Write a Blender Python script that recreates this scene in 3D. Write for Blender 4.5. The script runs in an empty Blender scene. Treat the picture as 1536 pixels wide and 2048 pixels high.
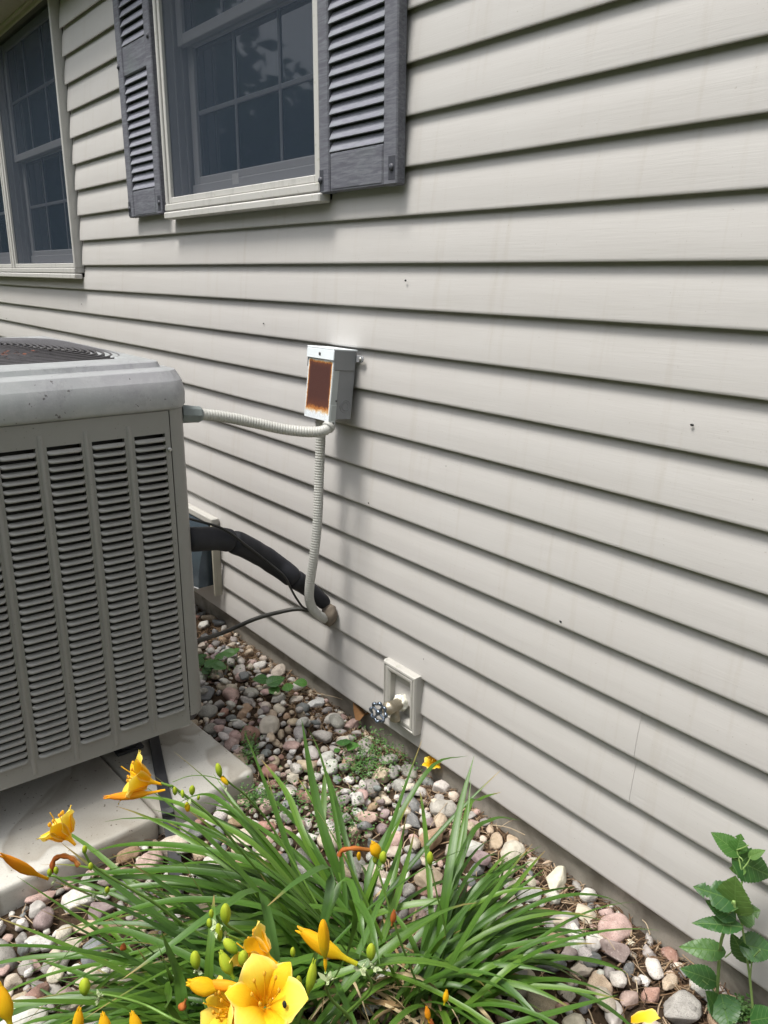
import bpy, math, random
from mathutils import Vector, Matrix, noise
random.seed(11)
R = math.radians
PI = math.pi
sc = bpy.context.scene
COL = sc.collection

# ------------------------------------------------------------------ camera
CAM = Vector((0.0, -1.332, 1.400))
YAW, PITCH, ROLL, FPX = R(51.8786), R(16.6898), R(0.4369), 1594.69
fw = Vector((-math.sin(YAW)*math.cos(PITCH), math.cos(YAW)*math.cos(PITCH), -math.sin(PITCH)))
_r = Vector((math.cos(YAW), math.sin(YAW), 0.0))
_u = _r.cross(fw)
rt = _r*math.cos(ROLL) + _u*math.sin(ROLL)
up = _u*math.cos(ROLL) - _r*math.sin(ROLL)
cd = bpy.data.cameras.new('camera')
cam = bpy.data.objects.new('camera', cd)
COL.objects.link(cam)
m = Matrix((rt, up, -fw)).transposed().to_4x4()
m.translation = CAM
cam.matrix_world = m
cd.sensor_fit = 'HORIZONTAL'
cd.sensor_width = 36.0
cd.lens = FPX/1536.0*36.0
cd.clip_start = 0.02
cd.clip_end = 500
sc.camera = cam

# ------------------------------------------------------------------ light
SUN = Vector((-0.09, -0.36, 0.93)).normalized()
w = bpy.data.worlds.new('World')
sc.world = w
w.use_nodes = True
nt = w.node_tree
bg = nt.nodes['Background']
sky = nt.nodes.new('ShaderNodeTexSky')
sky.sky_type = 'NISHITA'
sky.sun_disc = False
sky.sun_elevation = math.asin(SUN.z)
sky.sun_rotation = math.atan2(SUN.x, SUN.y)
sky.dust_density = 3.0
hs = nt.nodes.new('ShaderNodeHueSaturation')
hs.inputs['Saturation'].default_value = 0.22
nt.links.new(sky.outputs[0], hs.inputs['Color'])
nt.links.new(hs.outputs[0], bg.inputs[0])
bg.inputs[1].default_value = 0.15
sl = bpy.data.lights.new('sun', 'SUN')
sl.energy = 2.0
sl.angle = R(16)
sl.color = (1.0, 0.955, 0.88)
so = bpy.data.objects.new('sun', sl)
COL.objects.link(so)
so.rotation_mode = 'QUATERNION'
so.rotation_quaternion = SUN.to_track_quat('Z', 'Y')
so.location = (-1, -3, 6)
sc.view_settings.view_transform = 'Standard'
sc.view_settings.look = 'None'
sc.view_settings.exposure = 1.02
sc.view_settings.gamma = 1.0
sc.view_settings.use_curve_mapping = False
sc.render.engine = 'CYCLES'
sc.cycles.max_bounces = 8
sc.cycles.transparent_max_bounces = 12

# ------------------------------------------------------------------ measuring helpers
def ray(x, y):
    return rt*((x-768)/FPX) + up*(-(y-1024)/FPX) + fw
def at_y(x, y, Y):
    d = ray(x, y); return CAM + d*((Y-CAM.y)/d.y)
def at_z(x, y, Z):
    d = ray(x, y); return CAM + d*((Z-CAM.z)/d.z)
def at_d(x, y, D):
    return CAM + ray(x, y)*D
def project(p):
    d = Vector(p)-CAM
    k = d.dot(fw)
    if k < 0.05: return (-9999, -9999, k)
    return (768+FPX*d.dot(rt)/k, 1024-FPX*d.dot(up)/k, k)

# ------------------------------------------------------------------ object helpers
def wm(o):
    b = o.matrix_basis.copy()
    if o.parent: return wm(o.parent) @ o.matrix_parent_inverse @ b
    return b
def tag(o, label=None, cat=None, group=None, kind=None):
    if label: o['label'] = label
    if cat: o['category'] = cat
    if group: o['group'] = group
    if kind: o['kind'] = kind
    return o
def thing(name, label, cat, loc=(0, 0, 0), group=None):
    o = bpy.data.objects.new(name, None)
    o.empty_display_size = 0.05
    COL.objects.link(o)
    o.location = loc
    return tag(o, label, cat, group)
def link(name, me, parent=None, kind=None):
    o = bpy.data.objects.new(name, me)
    COL.objects.link(o)
    if parent:
        o.parent = parent
        o.matrix_parent_inverse = wm(parent).inverted()
    if kind: o['kind'] = kind
    return o
class MB:
    def __init__(s): s.v = []; s.f = []; s.uv = []; s.c = []; s.sm = []
    def quadgrid(s, rows, uvs=None, smooth=True, closed=False, col=None, flip=False):
        b = len(s.v); n = len(rows[0])
        for i, r in enumerate(rows):
            s.v += [tuple(p) for p in r]
            for j in range(n):
                s.uv.append(uvs[i][j] if uvs else (j/max(1, n-1), i/max(1, len(rows)-1)))
                s.c.append(col or (1, 1, 1))
        for i in range(len(rows)-1):
            for j in range(n if closed else n-1):
                k = (j+1) % n
                q = (b+i*n+j, b+i*n+k, b+(i+1)*n+k, b+(i+1)*n+j)
                s.f.append(q[::-1] if flip else q); s.sm.append(smooth)
        return s
    def poly(s, pts, smooth=False, col=None, uvs=None):
        b = len(s.v)
        s.v += [tuple(p) for p in pts]
        s.uv += uvs if uvs else [(0, 0)]*len(pts)
        s.c += [col or (1, 1, 1)]*len(pts)
        s.f.append(tuple(range(b, b+len(pts)))); s.sm.append(smooth)
        return s
    def box(s, a, b, M=None, bev=0.0):
        x0, y0, z0 = a; x1, y1, z1 = b
        if x0 > x1: x0, x1 = x1, x0
        if y0 > y1: y0, y1 = y1, y0
        if z0 > z1: z0, z1 = z1, z0
        e = min(bev, (x1-x0)*.45, (y1-y0)*.45, (z1-z0)*.45)
        T = (lambda p: M @ Vector(p)) if M else (lambda p: Vector(p))
        if e <= 0:
            P = [T((x, y, z)) for x in (x0, x1) for y in (y0, y1) for z in (z0, z1)]
            for q in ((0, 1, 3, 2), (4, 6, 7, 5), (0, 4, 5, 1), (2, 3, 7, 6), (0, 2, 6, 4), (1, 5, 7, 3)):
                s.poly([P[i] for i in q])
            return s
        base = len(s.v); idx = {}
        for sx in (0, 1):
            for sy in (0, 1):
                for sz in (0, 1):
                    X = (x0, x1)[sx]; Y = (y0, y1)[sy]; Z = (z0, z1)[sz]
                    dx = e if sx == 0 else -e; dy = e if sy == 0 else -e; dz = e if sz == 0 else -e
                    for ax, p in enumerate(((X, Y+dy, Z+dz), (X+dx, Y, Z+dz), (X+dx, Y+dy, Z))):
                        idx[(sx, sy, sz, ax)] = len(s.v); s.v.append(tuple(T(p))); s.uv.append((0, 0)); s.c.append((1, 1, 1))
        def F(k):
            s.f.append(tuple(k)); s.sm.append(False)
        g = idx
        for t in (0, 1):
            q = [g[(t, 0, 0, 0)], g[(t, 0, 1, 0)], g[(t, 1, 1, 0)], g[(t, 1, 0, 0)]]; F(q if t == 0 else q[::-1])
            q = [g[(0, t, 0, 1)], g[(1, t, 0, 1)], g[(1, t, 1, 1)], g[(0, t, 1, 1)]]; F(q if t == 0 else q[::-1])
            q = [g[(0, 0, t, 2)], g[(0, 1, t, 2)], g[(1, 1, t, 2)], g[(1, 0, t, 2)]]; F(q if t == 0 else q[::-1])
        for a_ in (0, 1):
            for b_ in (0, 1):
                F([g[(0, a_, b_, 1)], g[(1, a_, b_, 1)], g[(1, a_, b_, 2)], g[(0, a_, b_, 2)]])
                F([g[(a_, 0, b_, 0)], g[(a_, 1, b_, 0)], g[(a_, 1, b_, 2)], g[(a_, 0, b_, 2)]])
                F([g[(a_, b_, 0, 0)], g[(a_, b_, 1, 0)], g[(a_, b_, 1, 1)], g[(a_, b_, 0, 1)]])
                for c_ in (0, 1):
                    F([g[(a_, b_, c_, 0)], g[(a_, b_, c_, 1)], g[(a_, b_, c_, 2)]])
        return s
    def tube(s, pts, rad, seg=10, cap=True, col=None):
        pts = [Vector(p) for p in pts]; n = len(pts)
        rad = rad if isinstance(rad, (list, tuple)) else [rad]*n
        rows = []; nrm = None
        for i, p in enumerate(pts):
            t = (pts[min(i+1, n-1)]-pts[max(i-1, 0)])
            t = t.normalized() if t.length > 1e-9 else Vector((0, 0, 1))
            if nrm is None:
                nrm = t.orthogonal().normalized()
            else:
                nrm = (nrm - t*nrm.dot(t))
                nrm = nrm.normalized() if nrm.length > 1e-6 else t.orthogonal().normalized()
            b = t.cross(nrm)
            rows.append([p + (nrm*math.cos(2*PI*j/seg)+b*math.sin(2*PI*j/seg))*rad[i] for j in range(seg)])
        s.quadgrid(rows, closed=True, col=col, uvs=[[(j/seg, i/max(1, n-1)) for j in range(seg)] for i in range(n)])
        if cap:
            s.poly(rows[0][::-1], col=col); s.poly(rows[-1], col=col)
        return s
    def lathe(s, c, ax, prof, seg=20, col=None):
        ax = Vector(ax).normalized(); u_ = ax.orthogonal().normalized(); v_ = ax.cross(u_); c = Vector(c)
        rows = [[c+ax*h_+(u_*math.cos(2*PI*j/seg)+v_*math.sin(2*PI*j/seg))*max(r_, 1e-5) for j in range(seg)] for h_, r_ in prof]
        return s.quadgrid(rows, closed=True, col=col, uvs=[[(j/seg, i/max(1, len(prof)-1)) for j in range(seg)] for i in range(len(prof))])
    def sphere(s, c, r, seg=10, rings=6, sq=(1, 1, 1), col=None):
        c = Vector(c)
        rows = [[c+Vector((r*sq[0]*math.sin(PI*i/rings)*math.cos(2*PI*j/seg), r*sq[1]*math.sin(PI*i/rings)*math.sin(2*PI*j/seg), r*sq[2]*math.cos(PI*i/rings))) for j in range(seg)] for i in range(rings+1)]
        return s.quadgrid(rows, closed=True, col=col, flip=True)
    def mesh(s, mat, name='m'):
        me = bpy.data.meshes.new(name)
        me.from_pydata(s.v, [], s.f)
        uvl = me.uv_layers.new(name='UVMap')
        li = [0]*len(me.loops); me.loops.foreach_get('vertex_index', li)
        flat = []
        for i in li: flat += s.uv[i]
        uvl.data.foreach_set('uv', flat)
        if any(c != (1, 1, 1) for c in s.c[:1]) or getattr(s, 'usecol', False):
            ca = me.color_attributes.new('Col', 'FLOAT_COLOR', 'POINT')
            fl = []
            for c in s.c: fl += [c[0], c[1], c[2], 1.0]
            ca.data.foreach_set('color', fl)
        me.polygons.foreach_set('use_smooth', s.sm)
        if mat: me.materials.append(mat)
        me.update()
        return me
    def build(s, name, mat, parent=None, kind=None):
        return link(name, s.mesh(mat, name), parent, kind)

def spline(pts, n):
    pts = [Vector(p) for p in pts]
    P = [pts[0]*2-pts[1]] + pts + [pts[-1]*2-pts[-2]]
    out = []
    segs = len(pts)-1
    for i in range(n+1):
        t = i/n*segs; k = min(int(t), segs-1); t -= k
        a, b, c, d = P[k:k+4]
        out.append(0.5*((2*b)+(c-a)*t+(2*a-5*b+4*c-d)*t*t+(3*b-a-3*c+d)*t**3))
    return out
def resample(pts, step):
    out = [pts[0]]; acc = 0
    for a, b in zip(pts, pts[1:]):
        L = (b-a).length
        if L == 0: continue
        d = step-acc
        while d <= L:
            out.append(a.lerp(b, d/L)); d += step
        acc = L-(d-step)
    return out

# ------------------------------------------------------------------ materials
class N:
    def __init__(s, name):
        s.m = bpy.data.materials.new(name); s.m.use_nodes = True; s.t = s.m.node_tree
        s.b = s.t.nodes['Principled BSDF']
    def n(s, typ, **kw):
        o = s.t.nodes.new(typ)
        ins = kw.pop('ins', {})
        for k, v in kw.items(): setattr(o, k, v)
        for k, v in ins.items():
            if isinstance(v, bpy.types.NodeSocket): s.t.links.new(v, o.inputs[k])
            else: o.inputs[k].default_value = v
        return o
    def l(s, a, b): s.t.links.new(a, b)
    def coord(s, kind='Object', scale=(1, 1, 1)):
        tc = s.n('ShaderNodeTexCoord')
        return s.n('ShaderNodeMapping', ins={'Vector': tc.outputs[kind], 'Scale': scale}).outputs[0]
    def noise(s, vec, scale, detail=4, rough=.55, dist=0.0):
        return s.n('ShaderNodeTexNoise', ins={'Vector': vec, 'Scale': scale, 'Detail': detail, 'Roughness': rough, 'Distortion': dist}).outputs['Fac']
    def ramp(s, fac, stops, interp='LINEAR'):
        r = s.n('ShaderNodeValToRGB', ins={'Fac': fac}); cr = r.color_ramp; cr.interpolation = interp
        while len(cr.elements) < len(stops): cr.elements.new(0.5)
        for e, (p, c) in zip(cr.elements, stops):
            e.position = p; e.color = (c[0], c[1], c[2], 1) if isinstance(c, (tuple, list)) else (c, c, c, 1)
        return r.outputs['Color']
    def mix(s, fac, a, b, mode='MIX'):
        o = s.n('ShaderNodeMix', data_type='RGBA', blend_type=mode)
        for i, v in ((0, fac), (6, a), (7, b)):
            if isinstance(v, bpy.types.NodeSocket): s.l(v, o.inputs[i])
            elif i == 0: o.inputs[0].default_value = v
            else: o.inputs[i].default_value = (v[0], v[1], v[2], 1)
        return o.outputs[2]
    def math(s, op, a, b=0.0, clamp=False):
        o = s.n('ShaderNodeMath', operation=op, use_clamp=clamp)
        for i, v in enumerate((a, b)):
            if isinstance(v, bpy.types.NodeSocket): s.l(v, o.inputs[i])
            else: o.inputs[i].default_value = v
        return o.outputs[0]
    def bump(s, h, strength=.3, dist=.002, nrm=None):
        b = s.n('ShaderNodeBump', ins={'Height': h, 'Strength': strength, 'Distance': dist})
        if nrm: s.l(nrm, b.inputs['Normal'])
        s.l(b.outputs[0], s.b.inputs['Normal'])
        return b.outputs[0]
    def done(s, col=None, rough=.5, metal=0.0, spec=.5, **kw):
        def setp(k, v):
            if isinstance(v, bpy.types.NodeSocket): s.l(v, s.b.inputs[k])
            elif isinstance(v, (tuple, list)): s.b.inputs[k].default_value = (v[0], v[1], v[2], 1)
            else: s.b.inputs[k].default_value = v
        if col is not None: setp('Base Color', col)
        setp('Roughness', rough); setp('Metallic', metal); setp('Specular IOR Level', spec)
        for k, v in kw.items(): setp(k, v)
        return s.m

def m_plain(name, col, rough=.5, metal=0.0, var=.12, sc_=30, bump=.1, spec=.5):
    k = N(name); v = k.coord()
    nz = k.noise(v, sc_, 5)
    c = k.mix(nz, tuple(x*(1-var) for x in col), tuple(min(1, x*(1+var)) for x in col))
    if bump: k.bump(k.noise(v, sc_*8, 3), bump, .001)
    return k.done(c, rough, metal, spec)

def m_siding():
    k = N('vinyl_siding'); v = k.coord()
    big = k.noise(v, 1.3, 4, .6)
    blot = k.noise(k.coord(scale=(1, 1, 2.2)), 4.5, 6, .65)
    streak = k.noise(k.coord(scale=(9, 1, .55)), 3.2, 5, .6)
    c = k.mix(big, (.462, .442, .423), (.482, .470, .456))
    c = k.mix(k.ramp(blot, [(.38, 0), (.75, .45)]), c, (.498, .489, .477))
    c = k.mix(k.ramp(streak, [(.56, 0), (.72, .30)]), c, (.38, .34, .29))
    spk = k.noise(v, 210, 2)
    c = k.mix(k.ramp(spk, [(.71, 0), (.76, .5)]), c, (.25, .21, .17))
    grain = k.noise(k.coord(scale=(9, 60, 230)), 1.0, 4, .65, .8)
    gr2 = k.noise(k.coord(scale=(1.5, 5, 14)), 1.0, 2, .5)
    wav = k.noise(k.coord(scale=(1.2, 1, .3)), 2.0, 1, .5)
    b1 = k.bump(grain, .20, .0016)
    b2 = k.bump(k.math('ADD', gr2, k.math('MULTIPLY', wav, 1.5)), .22, .006, b1)
    return k.done(c, k.math('ADD', k.math('MULTIPLY', blot, .2), .42), 0, .35)
def m_trim(name, col):
    k = N(name); v = k.coord()
    a = k.noise(v, 9, 5, .6)
    st = k.noise(k.coord(scale=(14, 14, 2)), 2, 5)
    c = k.mix(a, tuple(x*.93 for x in col), col)
    c = k.mix(k.ramp(st, [(.54, 0), (.74, .55)]), c, tuple(x*.62 for x in col))
    g = k.noise(v, 70, 3)
    c = k.mix(k.ramp(g, [(.62, 0), (.72, .5)]), c, (.30, .31, .22))
    k.bump(k.noise(v, 120, 3), .12, .001)
    return k.done(c, .5, 0, .4)
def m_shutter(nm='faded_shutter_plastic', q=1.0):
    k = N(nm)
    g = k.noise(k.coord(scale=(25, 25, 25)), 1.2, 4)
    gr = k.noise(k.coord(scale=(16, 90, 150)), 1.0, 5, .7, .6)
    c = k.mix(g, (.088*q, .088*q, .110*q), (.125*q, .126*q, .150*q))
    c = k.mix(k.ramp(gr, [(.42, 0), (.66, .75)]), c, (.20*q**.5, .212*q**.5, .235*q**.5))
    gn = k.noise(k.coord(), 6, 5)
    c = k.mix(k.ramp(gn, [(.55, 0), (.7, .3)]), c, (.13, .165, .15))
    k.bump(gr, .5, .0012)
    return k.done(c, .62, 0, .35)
def m_concrete(name, a, b, sc_=9, stain=(.12, .10, .08), dirt=.5):
    k = N(name); v = k.coord()
    n1 = k.noise(v, sc_, 7, .65); n2 = k.noise(v, sc_*.35, 4, .6, .6)
    c = k.mix(n1, a, b)
    c = k.mix(k.ramp(n2, [(.46, 0), (.62, dirt)]), c, stain)
    fine = k.noise(v, 260, 3)
    c = k.mix(k.ramp(fine, [(.3, .25), (.5, 0)]), c, tuple(x*.5 for x in a))
    k.bump(k.math('ADD', fine, n1), .35, .0012)
    return k.done(c, .86, 0, .25)
def m_pad():
    k = N('pad_concrete'); v = k.coord()
    n1 = k.noise(v, 7, 6, .6)
    c = k.mix(n1, (.46, .445, .405), (.56, .545, .50))
    bl = k.noise(v, 3.2, 3, .5, .5)
    edge = k.ramp(bl, [(.49, 0), (.51, .6), (.57, .35), (.70, .6)])
    c = k.mix(edge, c, (.27, .235, .185))
    sp = k.noise(v, 95, 2)
    c = k.mix(k.ramp(sp, [(.69, 0), (.73, .8)]), c, (.10, .08, .06))
    fine = k.noise(v, 240, 4, .7)
    c = k.mix(k.ramp(fine, [(.3, .3), (.45, 0)]), c, (.20, .18, .15))
    k.bump(k.math('ADD', fine, n1), .3, .0012)
    return k.done(c, .75, 0, .25)
def m_stone(use_obj):
    k = N('river_stone' if use_obj else 'river_stone_small')
    if use_obj:
        oi = k.n('ShaderNodeObjectInfo'); base = oi.outputs['Color']; rnd = oi.outputs['Random']
    else:
        at = k.n('ShaderNodeAttribute', attribute_name='Col'); base = at.outputs['Color']
        rnd = k.math('FRACT', k.math('MULTIPLY', at.outputs['Fac'], 97.3))
    tc = k.n('ShaderNodeTexCoord'); gm = k.n('ShaderNodeNewGeometry')
    cmb = k.n('ShaderNodeCombineXYZ', ins={0: k.math('MULTIPLY', rnd, 31.7), 1: k.math('MULTIPLY', rnd, 17.1), 2: rnd})
    vec = k.n('ShaderNodeVectorMath', operation='ADD', ins={0: gm.outputs['Position'], 1: cmb.outputs[0]}).outputs[0]
    n1 = k.noise(vec, 38, 6, .62); n2 = k.noise(vec, 420, 3, .7); n3 = k.noise(vec, 110, 5, .7, 1.2)
    c = k.mix(k.ramp(n1, [(.3, 0), (.7, 1)]), k.mix(.38, base, (.05, .04, .03)), k.mix(.16, base, (.9, .85, .8)))
    spk = k.math('MULTIPLY', k.ramp(n2, [(.52, 0), (.62, 1)]), k.math('GREATER_THAN', rnd, .45))
    c = k.mix(k.math('MULTIPLY', spk, .38), c, (.04, .04, .045))
    spk2 = k.math('MULTIPLY', k.ramp(n3, [(.56, 0), (.68, 1)]), k.math('LESS_THAN', rnd, .62))
    c = k.mix(k.math('MULTIPLY', spk2, .3), c, (.75, .68, .62))
    sepz = k.n('ShaderNodeSeparateXYZ', ins={0: gm.outputs['Position']})
    k.bump(k.math('ADD', k.math('MULTIPLY', n1, 1.4), k.math('ADD', n2, n3)), .8, .003)
    return k.done(c, k.math('ADD', k.math('MULTIPLY', n1, .3), .5), 0, .35)
def m_soil():
    k = N('soil'); v = k.coord()
    c = k.mix(k.noise(v, 40, 8, .7), (.035, .024, .016), (.11, .075, .048))
    k.bump(k.noise(v, 160, 6, .7), 1.0, .01)
    return k.done(c, .95, 0, .1)
def m_col(name, rough=.9, spec=.2, transl=0.0):
    k = N(name)
    at = k.n('ShaderNodeAttribute', attribute_name='Col')
    c = k.mix(k.noise(k.coord(), 90, 3), k.mix(.25, at.outputs['Color'], (0, 0, 0)), at.outputs['Color'])
    mm = k.done(c, rough, 0, spec)
    if transl: add_transl(k, c, transl)
    return mm
def add_transl(k, c, f):
    tr = k.n('ShaderNodeBsdfTranslucent'); k.l(c, tr.inputs['Color'])
    mx = k.n('ShaderNodeMixShader', ins={0: f})
    out = k.t.nodes['Material Output']
    k.l(k.b.outputs[0], mx.inputs[1]); k.l(tr.outputs[0], mx.inputs[2]); k.l(mx.outputs[0], out.inputs['Surface'])
def m_blade():
    k = N('daylily_leaf')
    uv = k.n('ShaderNodeTexCoord').outputs['UV']
    oi = k.n('ShaderNodeObjectInfo')
    mp = k.n('ShaderNodeMapping', ins={'Vector': uv, 'Scale': (34, 1.2, 1)})
    add = k.n('ShaderNodeVectorMath', operation='ADD', ins={0: mp.outputs[0], 1: (0, 0, 0)})
    vein = k.noise(add.outputs[0], 1.0, 3, .6)
    rnd = oi.outputs['Random']
    base = k.ramp(rnd, [(0, (.034, .095, .010)), (.45, (.058, .142, .016)), (.8, (.105, .205, .022)), (1, (.042, .112, .026))])
    c = k.mix(k.ramp(vein, [(.35, 0), (.7, .55)]), base, k.mix(.4, base, (.16, .28, .05)))
    sx = k.n('ShaderNodeSeparateXYZ', ins={0: uv})
    mid = k.math('ABSOLUTE', k.math('SUBTRACT', sx.outputs[0], .5))
    c = k.mix(k.ramp(mid, [(0, .55), (.07, 0)]), c, (.03, .09, .012))
    c = k.mix(k.math('MULTIPLY', k.ramp(sx.outputs[1], [(.86, 0), (.97, 1)]), k.math('GREATER_THAN', rnd, .55)), c, (.33, .23, .09))
    c = k.mix(k.ramp(sx.outputs[1], [(.0, .75), (.22, 0)]), c, (.16, .25, .06))
    k.bump(vein, .35, .0006)
    k.done(c, .36, 0, .5)
    add_transl(k, k.mix(.4, c, (.16, .30, .02)), .26)
    return k.m
def m_petal(name, c0, c1, c2, tr=.35):
    k = N(name)
    uv = k.n('ShaderNodeTexCoord').outputs['UV']
    sx = k.n('ShaderNodeSeparateXYZ', ins={0: uv})
    mp = k.n('ShaderNodeMapping', ins={'Vector': uv, 'Scale': (22, 2, 1)})
    vein = k.noise(mp.outputs[0], 1.0, 3, .6)
    c = k.ramp(sx.outputs[1], [(0, c0), (.4, c1), (1, c2)])
    c = k.mix(k.ramp(vein, [(.4, 0), (.7, .4)]), c, k.mix(.25, c, (.85, .40, .0)))
    ed = k.math('ABSOLUTE', k.math('SUBTRACT', sx.outputs[0], .5))
    c = k.mix(k.ramp(ed, [(.36, 0), (.5, .45)]), c, (.96, .80, .38))
    k.bump(vein, .6, .0012)
    k.done(c, .62, 0, .25)
    add_transl(k, c, tr)
    return k.m
def m_heartleaf():
    k = N('mulberry_leaf')
    at = k.n('ShaderNodeAttribute', attribute_name='Col')
    uv = k.n('ShaderNodeTexCoord').outputs['UV']
    sx = k.n('ShaderNodeSeparateXYZ', ins={0: uv})
    ax = k.math('ABSOLUTE', sx.outputs[0])
    # side veins: stripes of (v - |u|*0.7)
    st = k.math('SUBTRACT', sx.outputs[1], k.math('MULTIPLY', ax, .75))
    fr = k.math('ABSOLUTE', k.math('SUBTRACT', k.math('FRACT', k.math('MULTIPLY', st, 6.5)), .5))
    side = k.ramp(fr, [(0, 1), (.07, 0)])
    midv = k.ramp(ax, [(0, 1), (.022, 0)])
    vn = k.math('MAXIMUM', side, midv)
    nz = k.noise(k.coord(), 60, 4)
    base = k.mix(nz, k.mix(.3, at.outputs['Color'], (0, .02, 0)), at.outputs['Color'])
    c = k.mix(k.math('MULTIPLY', vn, .45), base, (.22, .36, .10))
    k.bump(k.math('ADD', k.math('MULTIPLY', vn, -1.0), k.math('MULTIPLY', nz, .6)), .5, .0015)
    k.done(c, .42, 0, .45)
    add_transl(k, k.mix(.4, c, (.25, .42, .05)), .28)
    return k.m
def m_cap():
    k = N('weathered_cap_plastic'); v = k.coord()
    n1 = k.noise(v, 5, 6, .65); n2 = k.noise(v, 28, 6, .7); n3 = k.noise(v, 2.2, 3)
    c = k.mix(n1, (.28, .28, .305), (.38, .38, .40))
    c = k.mix(k.ramp(n3, [(.45, 0), (.65, .6)]), c, (.37, .40, .39))
    c = k.mix(k.ramp(n2, [(.45, 0), (.7, .65)]), c, (.44, .44, .455))
    c = k.mix(k.ramp(k.noise(v, 11, 6, .75), [(.5, 0), (.62, .5)]), c, (.21, .22, .225))
    gm = k.n('ShaderNodeNewGeometry'); sz = k.n('ShaderNodeSeparateXYZ', ins={0: gm.outputs['True Normal']})
    # upward faces coloured darker to hold down the sun's brightness on them
    c = k.mix(k.math('MULTIPLY', k.ramp(sz.outputs[2], [(.55, 0), (.9, 1)]), k.ramp(n2, [(.25, .4), (.6, .85)])), c, (.22, .23, .232))
    sp = k.noise(v, 75, 2)
    c = k.mix(k.ramp(sp, [(.69, 0), (.73, .8)]), c, (.07, .06, .06))
    k.bump(k.noise(v, 200, 3), .25, .001)
    return k.done(c, .6, 0, .4)
def m_cabinet():
    k = N('cabinet_paint'); v = k.coord()
    n1 = k.noise(v, 6, 5, .6)
    c = k.mix(n1, (.215, .213, .20), (.258, .256, .24))
    d = k.noise(k.coord(scale=(30, 30, 6)), 1.5, 5)
    c = k.mix(k.ramp(d, [(.55, 0), (.78, .35)]), c, (.25, .245, .23))
    sp = k.noise(v, 140, 2)
    c = k.mix(k.ramp(sp, [(.71, 0), (.75, .7)]), c, (.06, .05, .04))
    k.bump(k.noise(v, 300, 3), .1, .0006)
    return k.done(c, .38, 0, .5)
def m_rustdoor():
    k = N('rusted_cover'); tc = k.n('ShaderNodeTexCoord'); uv = tc.outputs['UV']
    sx = k.n('ShaderNodeSeparateXYZ', ins={0: uv})
    nz = k.noise(k.coord(), 55, 6, .7); nf = k.noise(k.coord(), 260, 4, .7)
    wob = k.math('MULTIPLY', k.math('SUBTRACT', nz, .5), .14)
    dx = k.math('SUBTRACT', k.math('ABSOLUTE', k.math('SUBTRACT', sx.outputs[0], .5)), .448)
    vtop = k.math('SUBTRACT', sx.outputs[1], .955)
    vbot = k.math('MULTIPLY', k.math('SUBTRACT', .175, sx.outputs[1]), .42)
    dd = k.math('MAXIMUM', k.math('MAXIMUM', dx, vtop), vbot)
    dd = k.math('ADD', dd, k.math('MULTIPLY', wob, .55))
    dd = k.math('ADD', dd, k.math('MULTIPLY', k.math('SUBTRACT', nf, .5), .03))
    c = k.ramp(k.math('ADD', dd, .5), [(.42, (.070, .026, .020)), (.478, (.105, .036, .021)), (.500, (.45, .17, .04)), (.515, (.68, .48, .26)), (.532, (.70, .74, .77))])
    c = k.mix(k.ramp(nf, [(.35, .5), (.6, 0)]), c, k.mix(.5, c, (.03, .01, .01)))
    k.bump(nf, .5, .001)
    return k.done(c, .7, 0, .3)
def m_screen():
    k = N('insect_screen')
    tr = k.n('ShaderNodeBsdfTransparent')
    v = k.coord()
    c = k.mix(k.noise(v, 3, 3), (.020, .032, .052), (.030, .044, .066))
    k.done(c, .6, 0, .3)
    mx = k.n('ShaderNodeMixShader', ins={0: .56}); out = k.t.nodes['Material Output']
    k.l(tr.outputs[0], mx.inputs[1]); k.l(k.b.outputs[0], mx.inputs[2]); k.l(mx.outputs[0], out.inputs['Surface'])
    return k.m
def m_glass():
    k = N('window_glass'); v = k.coord()
    c = k.mix(k.noise(v, 1.5, 2), (.003, .014, .026), (.006, .020, .034))
    k.bump(k.noise(v, 1.6, 2), .06, .02)
    return k.done(c, .03, 0, 1.0, IOR=1.7)

M = {}
M['siding'] = m_siding()
M['trim'] = m_trim('window_trim', (.50, .492, .47))
M['soffit'] = m_trim('soffit_trim', (.40, .38, .31))
M['shutter'] = m_shutter()
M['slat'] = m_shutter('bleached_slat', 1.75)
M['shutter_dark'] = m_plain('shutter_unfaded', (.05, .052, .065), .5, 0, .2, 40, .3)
M['foundation'] = m_concrete('foundation_concrete', (.27, .25, .215), (.38, .355, .31), 14, (.10, .085, .065), .7)
M['pad'] = m_pad()
M['sheathing'] = m_plain('sheathing', (.06, .05, .04), .9, 0, .2, 20, 0)
M['soil'] = m_soil()
M['stone'] = m_stone(True)
M['stone_s'] = m_stone(False)
M['litter'] = m_col('litter')
M['weed'] = m_col('weed_leaf', .55, .35, .25)
M['blade'] = m_blade()
M['petal'] = m_petal('petal_yellow', (.86, .46, .006), (.92, .64, .025), (.95, .77, .14))
M['sepal'] = m_petal('sepal_yellow', (.80, .38, .003), (.88, .50, .010), (.90, .60, .025), .3)
M['orange'] = m_petal('spent_petal', (.85, .44, .008), (.86, .40, .010), (.78, .27, .015), .25)
M['brownpetal'] = m_petal('withered_petal', (.30, .12, .03), (.42, .12, .025), (.28, .07, .02), .15)
M['bud'] = m_petal('green_bud', (.16, .30, .02), (.30, .46, .03), (.40, .50, .04), .2)
M['ybud'] = m_petal('yellow_bud', (.42, .46, .02), (.78, .52, .01), (.80, .42, .008), .25)
M['scape'] = m_plain('flower_stalk', (.13, .24, .04), .45, 0, .25, 60, .1)
M['bract'] = m_plain('pale_bract', (.34, .40, .22), .6, 0, .2, 60, .1)
M['heart'] = m_heartleaf()
M['stemgreen'] = m_plain('young_stem', (.22, .34, .10), .5, 0, .2, 60, .1)
M['cap'] = m_cap()
M['cabinet'] = m_cabinet()
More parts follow.
